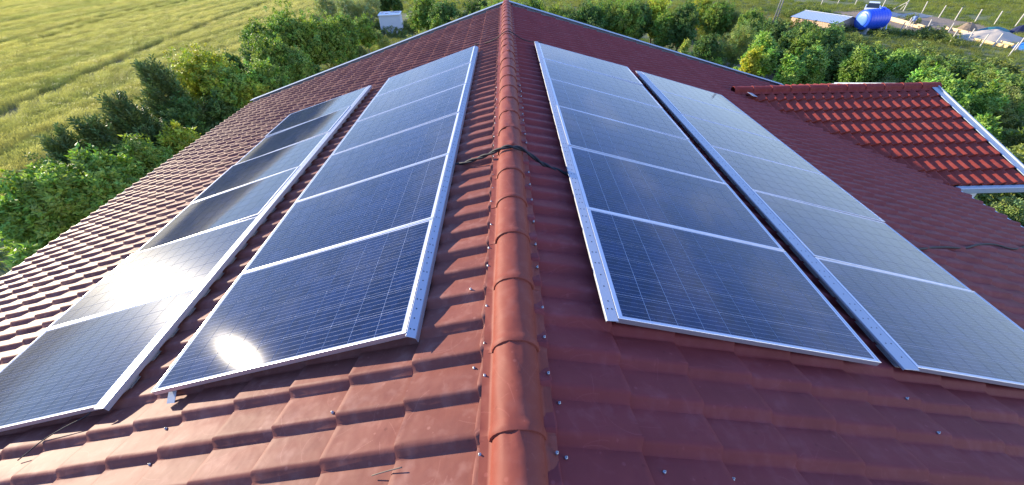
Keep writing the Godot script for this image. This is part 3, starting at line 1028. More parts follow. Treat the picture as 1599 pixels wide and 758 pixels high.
func build_wheat() -> void:
	var patch := [blades(110, 0.75, 0.78, 0.006, 0.30, 0.011, 1), blades(110, 0.75, 0.72, 0.006, 0.36, 0.012, 2)]
	var n := noise(0.06, 3, 15)
	var fine := noise(0.35, 2, 16)
	var tracks := [
		[Vector2(-35.0, -22), Vector2(-37.2, -31.6), Vector2(-37.6, -36.1), Vector2(-38.6, -43), Vector2(-38.8, -58), Vector2(-38.0, -90)],
		[Vector2(-36.6, -22), Vector2(-39.0, -31.6), Vector2(-39.5, -36.1), Vector2(-40.5, -43), Vector2(-40.8, -58), Vector2(-40.0, -90)],
		[Vector2(-49, -30), Vector2(-48.5, -42.8), Vector2(-46.8, -50.4), Vector2(-43.4, -62), Vector2(-40, -90)],
		[Vector2(-21.5, -2), Vector2(-23.5, -15), Vector2(-26.0, -30), Vector2(-27.6, -45), Vector2(-27.5, -60), Vector2(-27, -90)]]
	var items := [[], []]
	var z := 12.0
	while z > -82.0:
		var x := field_edge(z) - 0.4
		while x > -88.0:
			# leave out what lies far outside the photograph's wedge
			var px := x + rng.randf_range(-0.15, 0.15)
			var pz := z + rng.randf_range(-0.15, 0.15)
			var p := Vector2(px, pz)
			var skip := false
			if pz > -5.0 and px < -45.0: skip = true
			for t: Array in tracks:
				if not skip and dist_line(p, t) < 0.46: skip = true
			if not skip:
				# drill rows and wind-laid streaks run along the field; the height varies with them
				var s := px + 0.13 * pz + 1.5 * sin(pz * 0.05)
				var streak := n.get_noise_2d(s * 12.0, pz * 0.4)
				var lump := fine.get_noise_2d(px, pz)
				var drill := smoothstep(0.18, 0.0, absf(fposmod(s / 1.45 + 0.12 * lump, 1.0) - 0.5)) * (0.6 + 0.4 * n.get_noise_2d(s, pz * 2.0))
				var hgt := clampf(1.0 + 0.26 * streak + 0.12 * lump - 0.34 * drill, 0.45, 1.4)
				var c := Color(0.48, 0.455, 0.215).lerp(Color(0.25, 0.30, 0.12), clampf(0.4 - 0.8 * streak + 0.2 * lump + 0.35 * drill, 0.0, 1.0))
				var v := rng.randf_range(0.74, 1.26)
				var b := Basis.from_euler(Vector3(0, rng.randf_range(-0.5, 0.5), 0)).scaled(Vector3(1, hgt, 1))
				items[rng.randi() % 2].append([Transform3D(b, Vector3(px, 0, pz) * K), Color(c.r * v, c.g * v, c.b * v)])
			x -= 0.42
		z -= 0.42
	for k in 2:
		scatter("wheat", patch[k], M.straw, items[k], "ripening yellow green wheat filling the field left of the house", "wheat")

func build_grass() -> void:
	var tuft := [blades(70, 0.8, 0.26, 0.007, 0.2, 0.0, 11), blades(60, 0.8, 0.40, 0.008, 0.25, 0.0, 12)]
	var n := noise(0.09, 3, 25)
	var items := [[], []]
	var z := 4.0
	while z > -75.0:
		var x := -14.0 + (z + 16.0) * (0.13 if z < -16.0 else -0.02)
		while x < 75.0:
			var px := x + rng.randf_range(-0.25, 0.25)
			var pz := z + rng.randf_range(-0.25, 0.25)
			x += 0.46
			if px > -5.0 and px < 6.2 and pz > -7.4: continue
			if px > 11.0 and pz > 2.0: continue
			if px > 20.0 + (-pz) * 1.6: continue
			var soil := (px > 5.0 and px < 16.5 and pz < -15.6 and pz > -25.0) or (px > 30.2 and px < 37.0 and pz < -26.0 and pz > -41.0)
			var k := n.get_noise_2d(px, pz)
			if soil and k < 0.28: continue
			if k < -0.38: continue
			var c := Color(0.105, 0.165, 0.032).lerp(Color(0.24, 0.235, 0.065), clampf(0.4 + k * 1.3, 0.0, 1.0))
			if px > 30.0 or pz < -45.0: c = c.lerp(Color(0.20, 0.25, 0.05), 0.6)
			var v := rng.randf_range(0.75, 1.2)
			var tall := 1 if rng.randf() < 0.4 else 0
			var b := Basis.from_euler(Vector3(0, rng.randf() * TAU, 0)).scaled(Vector3(1, rng.randf_range(0.5, 1.25), 1))
			items[tall].append([Transform3D(b, Vector3(px, 0, pz) * K), Color(c.r * v, c.g * v, c.b * v)])
		z -= 0.46
	for k in 2:
		scatter("grass", tuft[k], M.straw, items[k], "rough green and yellow grass growing round the house and plot", "grass")

func build_undergrowth() -> void:
	# leafy weeds and seedlings between the bushes, thick in some places and open in others
	var n := noise(0.16, 3, 45)
	var items := [[], []]
	for i in 42000:
		var px := rng.randf_range(-12.0, 34.0)
		var pz := rng.randf_range(-40.0, -6.0)
		if pz > -8.5 and px < 8.0: continue
		if px < -7.0 - 0.1 * (pz + 16.0) * -1.0 - 3.0: continue
		if px > 12.0 and px > 24.5 + (-pz - 16.0) * 0.45: continue
		var k := n.get_noise_2d(px, pz)
		var right := px > 12.0 and pz > -24.0
		if k < (-0.12 if right else 0.08): continue
		if px > 5.0 and px < 15.0 and pz < -15.6 and pz > -25.0 and k < 0.25: continue
		if px > 17.4 and px < 20.8 and pz > -26.4 and pz < -22.6 and k < 0.3: continue
		var c := Color(0.13, 0.20, 0.04).lerp(Color(0.26, 0.30, 0.06), rng.randf())
		var v := rng.randf_range(0.6, 1.2)
		var s := rng.randf_range(0.8, 2.1) if right else rng.randf_range(0.7, 1.5)
		var b := Basis.from_euler(Vector3(rng.randf_range(-0.3, 0.3), rng.randf() * TAU, rng.randf_range(-0.3, 0.3))).scaled(Vector3.ONE * s)
		items[rng.randi() % 2].append([Transform3D(b, Vector3(px * K, 0.12 * s + maxf(k, 0.0) * rng.randf_range(0.0, 3.2 if right else 1.8), pz * K)), Color(c.r * v, c.g * v, c.b * v)])
	for k in 2:
		scatter("undergrowth", leaf_shapes["big" if k else "mid"][0], M.leaf, items[k], "leafy weeds and low ground cover between the garden bushes", "weeds")

func build_plants() -> void:
	var list := [
		["walnut", -10.6, -7.8, 3.0, 1.6, "broad leafy bush with large bright leaves at the left edge of the photo"],
		["walnut", -10.3, -8.7, 2.9, 1.6, "broad leafy bush of large bright leaves, middle one beside the left eave"],
		["walnut", -9.9, -9.0, 2.6, 1.1, "leafy bush with upright shoots, touching the left eave of the roof"],
		["walnut", -9.5, -5.9, 2.3, 0.8, "low bright leafy bush at the left edge, closest to the eave corner"],
		["walnut", -9.5, -8.6, 2.2, 0.8, "small leafy bush tucked against the left eave below the dark conifers"],
		["walnut", -10.7, -7.9, 2.4, 1.0, "leafy bush in front of the broad bushes at the left edge"],
		["conifer", -12.1, -10.1, 2.4, 1.4, "short dark feathery conifer rising behind the leafy bushes at the left"],
		["conifer", -11.8, -10.8, 2.5, 1.6, "dark feathery conifer between the wheat and the leafy bushes"],
		["conifer", -11.5, -11.7, 2.8, 1.9, "tall feathery conifer standing left of the darkest one at the field edge"],
		["conifer", -12.0, -14.1, 3.1, 2.6, "darkest and tallest feathery conifer beside the yellow green tree"],
		["conifer", -11.5, -12.0, 2.2, 2.0, "low dark conifer under the tall feathery pair beside the eave"],
		["lime", -11.7, -16.1, 3.3, 3.6, "round yellow green tree lit by the sun at the bend of the left eave"],
		["lime", -10.1, -15.9, 2.4, 1.7, "small yellow green tree with reddish shoots, right of the round one"],
		["dark", -11.8, -17.8, 3.0, 1.6, "dark bushy tree behind the round yellow green tree"],
		["dark", -11.6, -19.8, 3.0, 1.7, "dark bushy tree at the foot of the tall row beside the wheat"],
		["ash", -12.0, -20.9, 3.8, 1.6, "slim tree with bright top shoots at the left end of the tall row"],
		["ash", -10.6, -21.4, 3.9, 3.3, "largest leafy tree of the tall row between the wheat and the roof"],
		["ash", -9.5, -22.7, 3.3, 3.1, "rounded leafy tree on a bare leaning trunk, right part of the tall row"],
		["ash", -9.3, -18.4, 2.8, 2.7, "lower leafy tree in front of the largest tree of the tall row"],
		["ash", -9.5, -16.7, 2.5, 1.5, "small leafy tree close to the far end of the left eave"],
		["ash", -9.1, -28.0, 2.6, 1.7, "small slender tree with a light crown left of the pale hut"],
		["ash", -9.3, -24.0, 2.2, 1.8, "low leafy tree between the rounded tree and the slender one"],
		["grey", -13.2, -37.2, 2.6, 2.8, "grey green feathery tree at the top edge beside the wheat"],
		["grey", -11.4, -37.5, 2.8, 2.8, "grey green feathery tree behind the slender tree left of the hut"],
		["dark", -10.9, -41.5, 3.0, 3.3, "dark leafy tree behind the pale hut"],
		["ash", -5.6, -31.0, 3.2, 2.3, "yellow lit leafy tree just right of the pale hut"],
		["dark", -3.9, -28.9, 3.2, 2.4, "dark leafy tree left of the ridge end"],
		["ash", -4.3, -26.9, 2.8, 1.0, "narrow upright leafy tree left of the ridge end"],
		["dark", -1.8, -28.9, 3.3, 2.8, "dark leafy tree directly behind the ridge end on its left"],
		["grey", -2.8, -25.9, 2.8, 1.8, "grey green bush below the dark trees left of the ridge end"],
		["bush", -4.9, -25.8, 2.2, 1.9, "loose pale green bush right of the pale hut"],
		["bush", -8.6, -28.9, 1.6, 1.7, "dark low bush left of the pale hut"],
		["lime", -5.2, -20.0, 2.4, 0.7, "tiny yellow green treetop peeping over the left verge"],
		["ash", 1.6, -28.3, 3.3, 2.8, "bright leafy tree just right of the ridge end"],
		["bush", 3.6, -27.5, 3.1, 2.9, "grey green spreading tree second from the ridge end on the right"],
		["ash", 6.1, -27.6, 3.3, 3.1, "yellow lit leafy tree over the middle of the right verge"],
		["bush", 4.7, -24.4, 2.5, 2.1, "olive bush in front of the trees at the middle of the right verge"],
		["dark", 8.5, -28.6, 3.0, 2.4, "dark leafy tree right of the yellow lit one"],
		["bush", 7.3, -27.2, 2.4, 1.9, "pale green bush at the edge of the small lawn"],
		["ash", 9.8, -27.1, 2.6, 1.7, "leafy upright tree beside the small lawn"],
		["ash", 9.7, -26.8, 2.0, 1.3, "smaller leafy tree growing before the upright one beside the small lawn"],
		["dark", 11.8, -30.0, 2.4, 2.6, "dark round tree behind the narrow poplar"],
		["lime", 14.0, -32.2, 2.6, 3.2, "bright yellow green tree at the top edge right of the lawn"],
		["bush", 14.8, -29.0, 2.4, 2.5, "grey green tree left of the twin pole"],
		["poplar", 8.2, -19.6, 3.0, 0.7, "narrow upright young poplar in the orchard"],
		["dark", 10.4, -22.0, 2.4, 1.6, "dark spreading bush right of the young poplar"],
		["walnut", 10.8, -21.5, 1.3, 0.9, "small big leaved plant at the verge below the dark bush"],
		["yellow", 11.0, -18.7, 2.6, 1.1, "yellow leaved young tree in the orchard"],
		["bush", 12.2, -22.5, 2.8, 2.0, "olive green tree behind the yellow leaved one"],
		["walnut", 11.8, -19.5, 2.9, 1.7, "round tree on a thin pale trunk right of the yellow leaved one"],
		["dark", 14.8, -22.0, 2.6, 2.3, "dark leafy bush in front of the brick shed"],
		["walnut", 12.2, -17.7, 2.4, 1.2, "low orchard tree left of the pebble path"],
		["walnut", 13.5, -18.3, 2.6, 1.6, "leafy orchard tree between the shed and the porch ridge"],
		["dark", 16.9, -22.6, 2.4, 1.7, "dark hedge bush below the right end of the shed"],
		["hedge", 17.3, -21.2, 2.0, 2.5, "hedge bush directly below the blue tank"],
		["hedge", 18.2, -20.5, 2.0, 2.3, "hedge bush right of the one under the blue tank"],
		["hedge", 18.8, -19.7, 2.0, 2.3, "hedge bush in front of the doubled fence posts"],
		["hedge", 19.1, -18.4, 2.0, 2.2, "hedge bush below the earth heap"],
		["hedge", 19.5, -17.5, 2.0, 2.1, "hedge bush below the sand pile"],
		["hedge", 19.7, -16.4, 2.0, 2.0, "hedge bush near the right edge below the sand pile"],
		["hedge", 19.5, -15.4, 2.0, 1.8, "hedge bush cut by the right edge of the photo"],
		["walnut", 18.2, -19.1, 2.0, 1.9, "bright big leaved bush in the middle of the hedge"],
		["walnut", 16.3, -18.8, 0.9, 1.8, "low bright plant above the porch ridge"],
		["walnut", 15.1, -19.0, 0.7, 1.8, "low bright plant left of the one above the porch ridge"],
		["hedge", 18.7, -17.5, 1.7, 2.5, "dark bush in front of the hedge below the earth heap"],
		["hedge", 18.8, -16.0, 1.7, 2.3, "dark bush in front of the hedge near the right edge"],
		["walnut", 16.4, -14.6, 2.2, 1.6, "bright leafy bush beside the porch gable"],
		["walnut", 17.9, -14.6, 1.8, 1.4, "leafy bush between the porch gable and the right edge"],
		["bush", 19.1, -14.9, 1.8, 1.4, "olive bush at the right edge beyond the porch gable"],
		["bush", 17.3, -12.7, 1.0, 1.1, "low weedy bush at the right edge beside the porch verge"],
		["walnut", 15.8, -11.1, 0.9, 0.9, "low leafy plant right of the porch verge"],
		["bush", 13.6, -8.7, 0.8, 0.9, "low weedy bush below the porch gutter"],
		["ash", -0.8, -26.6, 3.3, 2.2, "leafy tree just left of the ridge end"],
		["ash", 2.5, -25.5, 3.2, 2.5, "bright leafy tree second right of the ridge end"],
		["dark", 4.8, -26.3, 3.3, 2.6, "dark tree behind the grey green spreading tree"],
		["ash", 6.9, -26.1, 3.4, 2.6, "leafy tree between the yellow lit one and the dark one"],
		["lime", 9.7, -29.0, 3.0, 2.0, "bright tree at the top edge left of the lawn end"],
		["dark", 10.7, -26.7, 3.2, 2.3, "dark tree at the top edge above the young poplar"],
		["ash", 13.8, -28.8, 2.8, 2.4, "leafy tree at the top edge above the yellow leaved one"],
		["ash", 15.0, -27.1, 2.6, 2.3, "leafy tree left of the twin pole foot"],
		["dark", 14.4, -23.4, 2.6, 2.0, "dark bush at the foot of the twin pole"],
		["ash", 14.6, -20.5, 2.6, 1.8, "bright leafy bush in front of the shed wall"],
		["walnut", 16.2, -18.8, 2.2, 1.7, "bright big leaved bush below the blue tank"],
		["bush", 3.7, -26.3, 2.4, 2.3, "dry looking olive bush beside the right verge"],
		["walnut", 17.2, -16.4, 2.0, 1.8, "bright leafy bush above the outer end of the porch ridge"],
		["bush", 19.2, -18.9, 1.2, 1.8, "low green weeds above the porch ridge"],
		["hedge", 15.9, -20.4, 1.9, 1.8, "hedge bush left of the one under the blue tank"],
		["walnut", -10.9, -7.2, 2.6, 1.2, "leafy bush cut by the left edge of the photo"],
		["ash", -9.7, -10.1, 2.0, 1.1, "small leafy bush under the dark conifers at the eave"],
		["grey", -15.7, -39.2, 2.6, 3.2, "grey green tree at the top edge left of its twins"],
		["dark", -12.1, -9.4, 2.4, 1.5, "dark bushy growth behind the leafy bushes at the left edge"],
		["ash", -11.6, -10.6, 2.3, 1.3, "loose leafy bush between two feathery conifers"],
		["dark", -11.5, -13.7, 2.4, 1.7, "dark bushy growth under the round yellow green tree"],
		["ash", -10.8, -11.0, 1.9, 1.1, "small leafy bush at the eave right of the leafy bushes"],
		["dark", -11.0, -15.0, 2.2, 1.7, "low dark bush at the eave below the round yellow green tree"],
		["ash", -10.0, -16.9, 2.8, 2.0, "leafy tree joining the small yellow green tree to the tall row"],
		["dark", -9.2, -18.8, 2.2, 2.3, "dark undergrowth at the foot of the tall row"],
		["dark", -9.0, -23.4, 1.2, 2.5, "low dark undergrowth between the tall row and the verge"],
		["walnut", -10.0, -7.9, 2.3, 1.3, "bright leafy bush leaning over the left eave"],
		["dark", 16.3, -23.8, 2.5, 2.1, "dark bush hiding the left part of the shed wall"],
		["hedge", 17.9, -23.7, 2.3, 2.1, "bush hiding the right part of the shed wall"],
		["ash", -10.3, -7.6, 2.9, 1.6, "tall leafy growth behind the broad bushes at the left edge"],
		["ash", -10.3, -10.2, 2.6, 1.6, "tall loose leafy bush before the tallest conifer"],
		["ash", -9.8, -8.3, 2.7, 1.3, "leafy bush with bright tips, right of the broad pair"],
		["lime", -10.3, -11.6, 2.3, 1.4, "bright leafy bush at the eave beside the round yellow green tree"],
		["ash", -10.6, -15.7, 2.9, 1.7, "leafy tree between the round yellow green tree and the tall row"],
		["ash", -10.2, -18.6, 3.4, 2.2, "upright leafy tree second in the tall row"],
		["ash", -9.5, -25.2, 3.1, 2.5, "leafy tree at the right end of the tall row"],
		["bush", -8.8, -25.0, 1.5, 2.2, "low green bush before the slender tree"],
		["bush", -5.7, -25.7, 1.8, 1.9, "low green bush just right of the pale hut"],
		["ash", -2.0, -25.2, 2.8, 2.2, "leafy tree closest to the ridge end on its left"],
		["walnut", 9.9, -21.8, 1.2, 1.7, "low leafy plant beside the young poplar"],
		["walnut", 11.2, -20.3, 1.1, 1.6, "low leafy plant at the foot of the yellow leaved tree"],
		["bush", 17.4, -18.1, 1.2, 2.0, "loose low shrub above the middle of the porch ridge"],
		["ash", 16.6, -19.4, 1.7, 1.8, "loose bright shrub below the hedge by the pebble path"],
		["bush", 16.8, -14.5, 1.5, 1.7, "loose shrub right beside the top of the porch verge"],
		["walnut", 16.6, -13.1, 1.3, 1.6, "bright low shrub halfway down the porch verge"],
	]
	for a: Array in list:
		plant(a[0], a[1] * K, a[2] * K, a[3] * K, a[4] * K, a[5])

# ---------------------------------------------------------------- the plot, the fence and what stands there
func build_plot() -> void:
	# fence posts, two rows
	var pst := stool()
	add_box(pst, Transform3D(Basis(), Vector3(0, 0.70, 0)), Vector3(0.10, 1.44, 0.10), 0.012)
	var pm := fin(pst)
	var back := [[31.4, -44.8], [32.9, -44.6], [34.2, -44.0], [35.0, -41.6], [36.3, -40.6], [36.9, -39.3], [36.6, -37.2], [36.9, -36.0], [37.7, -35.1], [38.4, -34.2], [38.9, -33.1], [39.8, -31.6]]
	for i in back.size():
		var o := solo("fence_post", pm, M.post, Transform3D(Basis.from_euler(Vector3(rng.randf_range(-0.05, 0.05), rng.randf() * 0.4, rng.randf_range(-0.05, 0.05))), Vector3(back[i][0], 0, back[i][1]) * K))
		var where: String = "leftmost post, behind the shed roof" if i == 0 else ("rightmost post, cut by the photo edge" if i == 11 else ["", "second from the left, by the car", "third from the left", "just right of the car", "left of the braces", "at the braces", "above the doubled posts", "fourth right of the braces", "above the earth heap", "above the green tarpaulin", "above the navy bundle"][i])
		tag(o, "far row fence post, " + where, "fence post", "posts of the far fence")
	var brace := stool()
	add_tube(brace, [Vector3(35.8, 0.02, -41.3) * K, Vector3(36.3, 0.75, -40.6) * K], [0.05], 6)
	add_tube(brace, [Vector3(36.5, 0.02, -41.2) * K, Vector3(36.32, 0.75, -40.62) * K], [0.05], 6)
	tag(solo("post_brace", fin(brace), M.post), "two pale slanting braces propping a far fence post", "brace")
	var front := [[28.9, -31.7], [30.6, -33.2], [30.0, -30.7], [31.4, -32.3], [31.8, -31.0], [29.9, -28.6], [31.5, -29.0], [30.8, -27.4], [31.8, -27.5], [30.5, -25.2], [32.0, -26.3]]
	for i in front.size():
		var o := solo("fence_post", pm, M.post, Transform3D(Basis.from_euler(Vector3(rng.randf_range(-0.05, 0.05), rng.randf() * 0.4, rng.randf_range(-0.07, 0.05))).scaled(Vector3(0.9, 0.86, 0.9)), Vector3(front[i][0], 0, front[i][1]) * K))
		var where: String = "leftmost one, by the blue tank" if i == 0 else ("rightmost one, before the blue tarpaulin" if i == 9 else ["", "beside the standing person", "left of a close pair, below the boards", "right of a close pair, below the boards", "crossing the thick board", "short one under the thick board", "beside the earth heap", "left of the sand pile, lowest there", "standing before the sand pile", "", "at the far right beside the lowest one"][i])
		tag(o, "near double row fence post, " + where, "fence post", "posts of the near fence")
	# twin pole
	var pole := thing("utility_pole", Vector3(20.9, 0, -34.3) * K, "tall grey twin legged pole left of the brick shed", "pole")
	for s: float in [-0.13, 0.13]:
		part("pole_leg", tube([Vector3(s * 1.3, 0, 0), Vector3(s, 4.5, 0.1), Vector3(s * 0.7, 9.0, 0.15)], [0.075, 0.065, 0.055], 8), M.steel, pole)
	for k in 7:
		part("cross_bar", box(Vector3(0.30 - k * 0.02, 0.06, 0.05), 0.005, Vector3(0, 0.8 + k * 1.3, 0.05)), M.steel, pole)
	# brick shed with a sheet roof
	var shed := thing("brick_shed", Vector3(25.0, 0, -34.5) * K, "low shed of pale clay blocks under a grey blue sheet roof", "shed")
	shed.rotation.y = -1.107
	build_shed(shed)
	# water tank
	var tank := thing("water_tank", Vector3(27.0, 0, -32.4) * K, "blue ribbed plastic water tank lying on its side by the shed", "water tank")
	tank.rotation.y = 0.18
	tank.scale = Vector3.ONE * 1.28
	var pr := []
	var rr := []
	for i in 41:
		var f := i / 40.0
		pr.append(Vector3(lerpf(-1.12, 1.12, f), 1.05, 0))
		var edge := sqrt(clampf(1.0 - pow(absf(f - 0.5) * 2.0, 10.0), 0.0, 1.0))
		rr.append(maxf(0.03, 0.80 * (0.72 + 0.28 * edge) + (0.025 if i % 5 == 2 else 0.0)))
	part("tank_body", tube(pr, rr, 28), M.tank, tank)
	part("tank_end", tube([Vector3(-1.18, 1.05, 0), Vector3(-1.16, 1.05, 0), Vector3(-1.115, 1.05, 0)], [0.35, 0.5, 0.575], 28), M.tank_cap, tank)
	part("tank_lid", tube([Vector3(0.5, 1.8, 0), Vector3(0.5, 1.95, 0), Vector3(0.5, 1.97, 0)], [0.24, 0.24, 0.18], 16), M.tank, tank)
	for s: float in [-0.7, 0.7]:
		part("cradle", box(Vector3(0.18, 0.5, 1.3), 0.02, Vector3(s, 0.22, 0)), M.post, tank)
	part("outlet_pipe", tube([Vector3(1.1, 1.3, 0.1), Vector3(1.45, 1.3, 0.1), Vector3(1.5, 1.2, 0.1), Vector3(1.3, 0.1, 0.6), Vector3(0.9, 0.06, 1.0)], [0.04], 8), M.white, tank)
	# parked car behind
	build_car()
	# heaps
	heap("sand_pile", Vector3(33.6, 0, -29.6) * K, 3.21, 2.45, 1.06, M.sand, "pale sand pile beside the near fence posts", "sand pile", 3)
	heap("earth_heap", Vector3(34.2, 0, -32.1) * K, 1.15, 0.92, 1.15, M.soil, "brown earth heap with a dark top between the fences", "earth heap", 4)
	heap("rubble_heap", Vector3(33.6, 0, -38.9) * K, 2.29, 1.22, 0.42, M.pebble, "low grey rubble heap at the left end of the dug plot", "rubble", 6)
	heap("earth_bank", Vector3(35.3, 0, -38.3) * K, 2.60, 1.22, 0.38, M.sand, "low yellowish earth bank behind the standing person", "earth bank", 7)
	heap("tarpaulin", Vector3(33.8, 0, -26.6) * K, 1.99, 1.53, 1.23, M.tarp, "crumpled bright blue tarpaulin over a stack at the right edge", "tarpaulin", 8)
	heap("tarpaulin", Vector3(35.6, 0, -31.5) * K, 2.75, 1.22, 0.59, M.teal, "dark green tarpaulin behind the sand pile", "tarpaulin", 9)
	heap("cloth_bundle", Vector3(37.2, 0.0, -31.2) * K, 1.38, 0.84, 0.81, M.navy, "dark navy bundle at the right end of the green tarpaulin", "bundle", 10)
	# formwork boards along the dug plot
	var boards := [[32.4, -37.1, 32.2, -33.4, "upper board left of the near posts"], [31.9, -36.4, 31.7, -33.2, "lower board left of the near posts"], [33.4, -32.9, 33.5, -30.6, "thick board below the earth heap"], [33.3, -30.5, 33.1, -28.4, "board at the foot of the sand pile"], [33.0, -28.3, 32.9, -26.6, "board between the sand pile and the right edge"], [32.0, -29.8, 32.2, -27.0, "narrow board closest to the hedge"]]
	for q: Array in boards:
		var a := Vector3(q[0] * K, 0.16, q[1] * K)
		var b := Vector3(q[2] * K, 0.16, q[3] * K)
		var x := span_xf(a, b)
		var st := stool()
		add_box(st, Transform3D(Basis(), Vector3.ZERO), Vector3(0.05, a.distance_to(b), 0.26), 0.006)
		var up := Basis((b - a).normalized().cross(Vector3.UP), (b - a).normalized(), Vector3.UP)
		up.x = up.y.cross(up.z)
		tag(solo("timber_board", fin(st), M.wood, Transform3D(up, x.origin)), "pale yellow timber formwork board, " + q[4], "board", "formwork boards on the plot")
	# pale hut behind the house
	var hut := thing("pale_hut", Vector3(-9.4, 0, -36.2) * K, "small pale rendered hut with debris on its flat top", "hut")
	hut.rotation.y = 0.12
	var st2 := stool()
	add_prism(st2, [Vector2(-1.3, 0.0), Vector2(1.3, 0.0), Vector2(1.25, 2.05), Vector2(-1.25, 2.05)], Vector3.BACK, 1.1)
	part("wall", fin(st2), M.hut, hut)
	part("roof_slab", box(Vector3(2.66, 0.12, 2.4), 0.015, Vector3(0, 2.112, 0)), M.white, hut)
	for k in 4:
		part("debris", box(Vector3(0.3 + 0.1 * k, 0.09, 0.24), 0.02, Vector3(-0.9 + 0.6 * k, 2.218, 0.5 * sin(k * 2.0))), M.post, hut)
	build_person()

func build_shed(shed: Node3D) -> void:
	# local x runs along the long side, z across; the clay blocks of the side towards the house are laid one by one
	var lx := 5.3
	var lz := 4.9
	var eave := 1.0
	part("wall", box(Vector3(lx - 0.1, eave, lz - 0.1), 0.0, Vector3(0, eave * 0.5, 0)), M.block, shed)
	var bm := box(Vector3(0.30, 0.17, 0.05), 0.008)
	for row in 5:
		for k in 17:
			var bx := -lx * 0.5 + 0.17 + k * 0.315 + (0.15 if row % 2 else 0.0)
			if bx > lx * 0.5 - 0.1: continue
			part("block", bm, M.block, shed, Transform3D(Basis(), Vector3(bx, 0.09 + row * 0.178, lz * 0.5 - 0.024)))
	var gable := stool()
	for s: float in [-1.0, 1.0]:
		add_prism(gable, [Vector2(-lz * 0.5 + 0.06, eave), Vector2(lz * 0.5 - 0.06, eave), Vector2(0, eave + 0.42)], Vector3.RIGHT, 0.05, Transform3D(Basis(), Vector3(s * (lx * 0.5 - 0.12), 0, 0)))
	part("gable_wall", fin(gable), M.block, shed)
	for way: int in [1, -1]:
		var st := stool(0)
		var rows := [[], []]
		for i in 85:
			var x := lerpf(-lx * 0.5 - 0.1, lx * 0.5 + 0.1, i / 84.0)
			var c := 0.018 * cos(i * PI * 0.5)
			rows[0].append(Vector3(x, eave + 0.48 + c, 0))
			rows[1].append(Vector3(x, eave + 0.02 + c, way * (lz * 0.5 + 0.12)))
		add_surface(st, rows, Vector3.UP)
		part("roof_sheet", fin(st), M.roof_sheet, shed)
	part("ridge_strip", box(Vector3(lx + 0.24, 0.02, 0.22), 0.004, Vector3(0, eave + 0.51, 0)), M.white, shed)

func build_car() -> void:
	var car := thing("parked_car", Vector3(32.7, 0, -39.9) * K, "white car parked behind the shed and the blue tank", "car")
	car.rotation.y = 0.9
	car.scale = Vector3.ONE * 0.95
	var st := stool()
	add_prism(st, [Vector2(-2.1, 0.35), Vector2(-2.12, 0.72), Vector2(-1.95, 0.9), Vector2(-1.0, 0.95), Vector2(1.45, 0.93), Vector2(2.0, 0.86), Vector2(2.12, 0.65), Vector2(2.08, 0.35), Vector2(1.7, 0.26), Vector2(-1.7, 0.26)], Vector3.BACK, 0.86)
	part("body", fin(st), M.car, car)
	st = stool()
	var lower := [Vector3(-1.75, 0.93, 0.78), Vector3(1.05, 0.93, 0.78), Vector3(1.05, 0.93, -0.78), Vector3(-1.75, 0.93, -0.78)]
	var upper := [Vector3(-1.2, 1.42, 0.6), Vector3(0.25, 1.42, 0.6), Vector3(0.25, 1.42, -0.6), Vector3(-1.2, 1.42, -0.6)]
	for i in 4:
		var j := (i + 1) % 4
		quad_out(st, lower[i], lower[j], upper[j], upper[i], Vector3(-0.4, 1.1, 0))
	part("window", fin(st), M.glass, car)
	part("car_roof", box(Vector3(1.5, 0.05, 1.24), 0.02, Vector3(-0.47, 1.435, 0)), M.car, car)
	for sx: float in [-1.3, 1.35]:
		for sz: float in [-0.78, 0.78]:
			part("wheel", tube([Vector3(sx, 0.31, sz - 0.1), Vector3(sx, 0.31, sz + 0.1)], [0.31], 18), M.tyre, car)

func heap(called: String, at: Vector3, rx: float, rz: float, h: float, mat: Material, label: String, category: String, sd: int) -> void:
	var n := noise(0.9, 3, sd)
	var rows := []
	for i in 15:
		var row := []
		var f := i / 14.0
		for k in 33:
			var a := TAU * (k % 32) / 32.0
			var r := f * (1.0 + 0.18 * n.get_noise_2d(cos(a) * 2.0, sin(a) * 2.0))
			var y := h * (0.5 + 0.5 * cos(PI * f)) if h < 1.0 else h * pow(1.0 - f, 0.9) * (1.0 - 0.25 * exp(-f * 6.0))
			y += h * 0.14 * n.get_noise_2d(cos(a) * f * 3.0 + 9.0, sin(a) * f * 3.0) * (1.0 - f)
			row.append(Vector3(cos(a) * rx * r, maxf(y, 0.0) if i < 14 else -0.02, sin(a) * rz * r))
		rows.append(row)
	var st := stool(0)
	add_surface(st, rows, Vector3.UP)
	tag(solo(called, fin(st), mat, Transform3D(Basis(), at)), label, category)

# a smooth-joined body: tapered capsules [a, ra, b, rb, colour] meshed as surface nets
func body_field(p: Vector3, bones: Array, blend: float) -> float:
	var sum := 0.0
	for b: Array in bones:
		var a: Vector3 = b[0]
		var ab: Vector3 = b[2] - a
		var t := clampf((p - a).dot(ab) / maxf(ab.length_squared(), 1e-6), 0.0, 1.0)
		sum += exp(-((p - a - ab * t).length() - lerpf(b[1], b[3], t)) / blend)
	return -blend * log(maxf(sum, 1e-30))

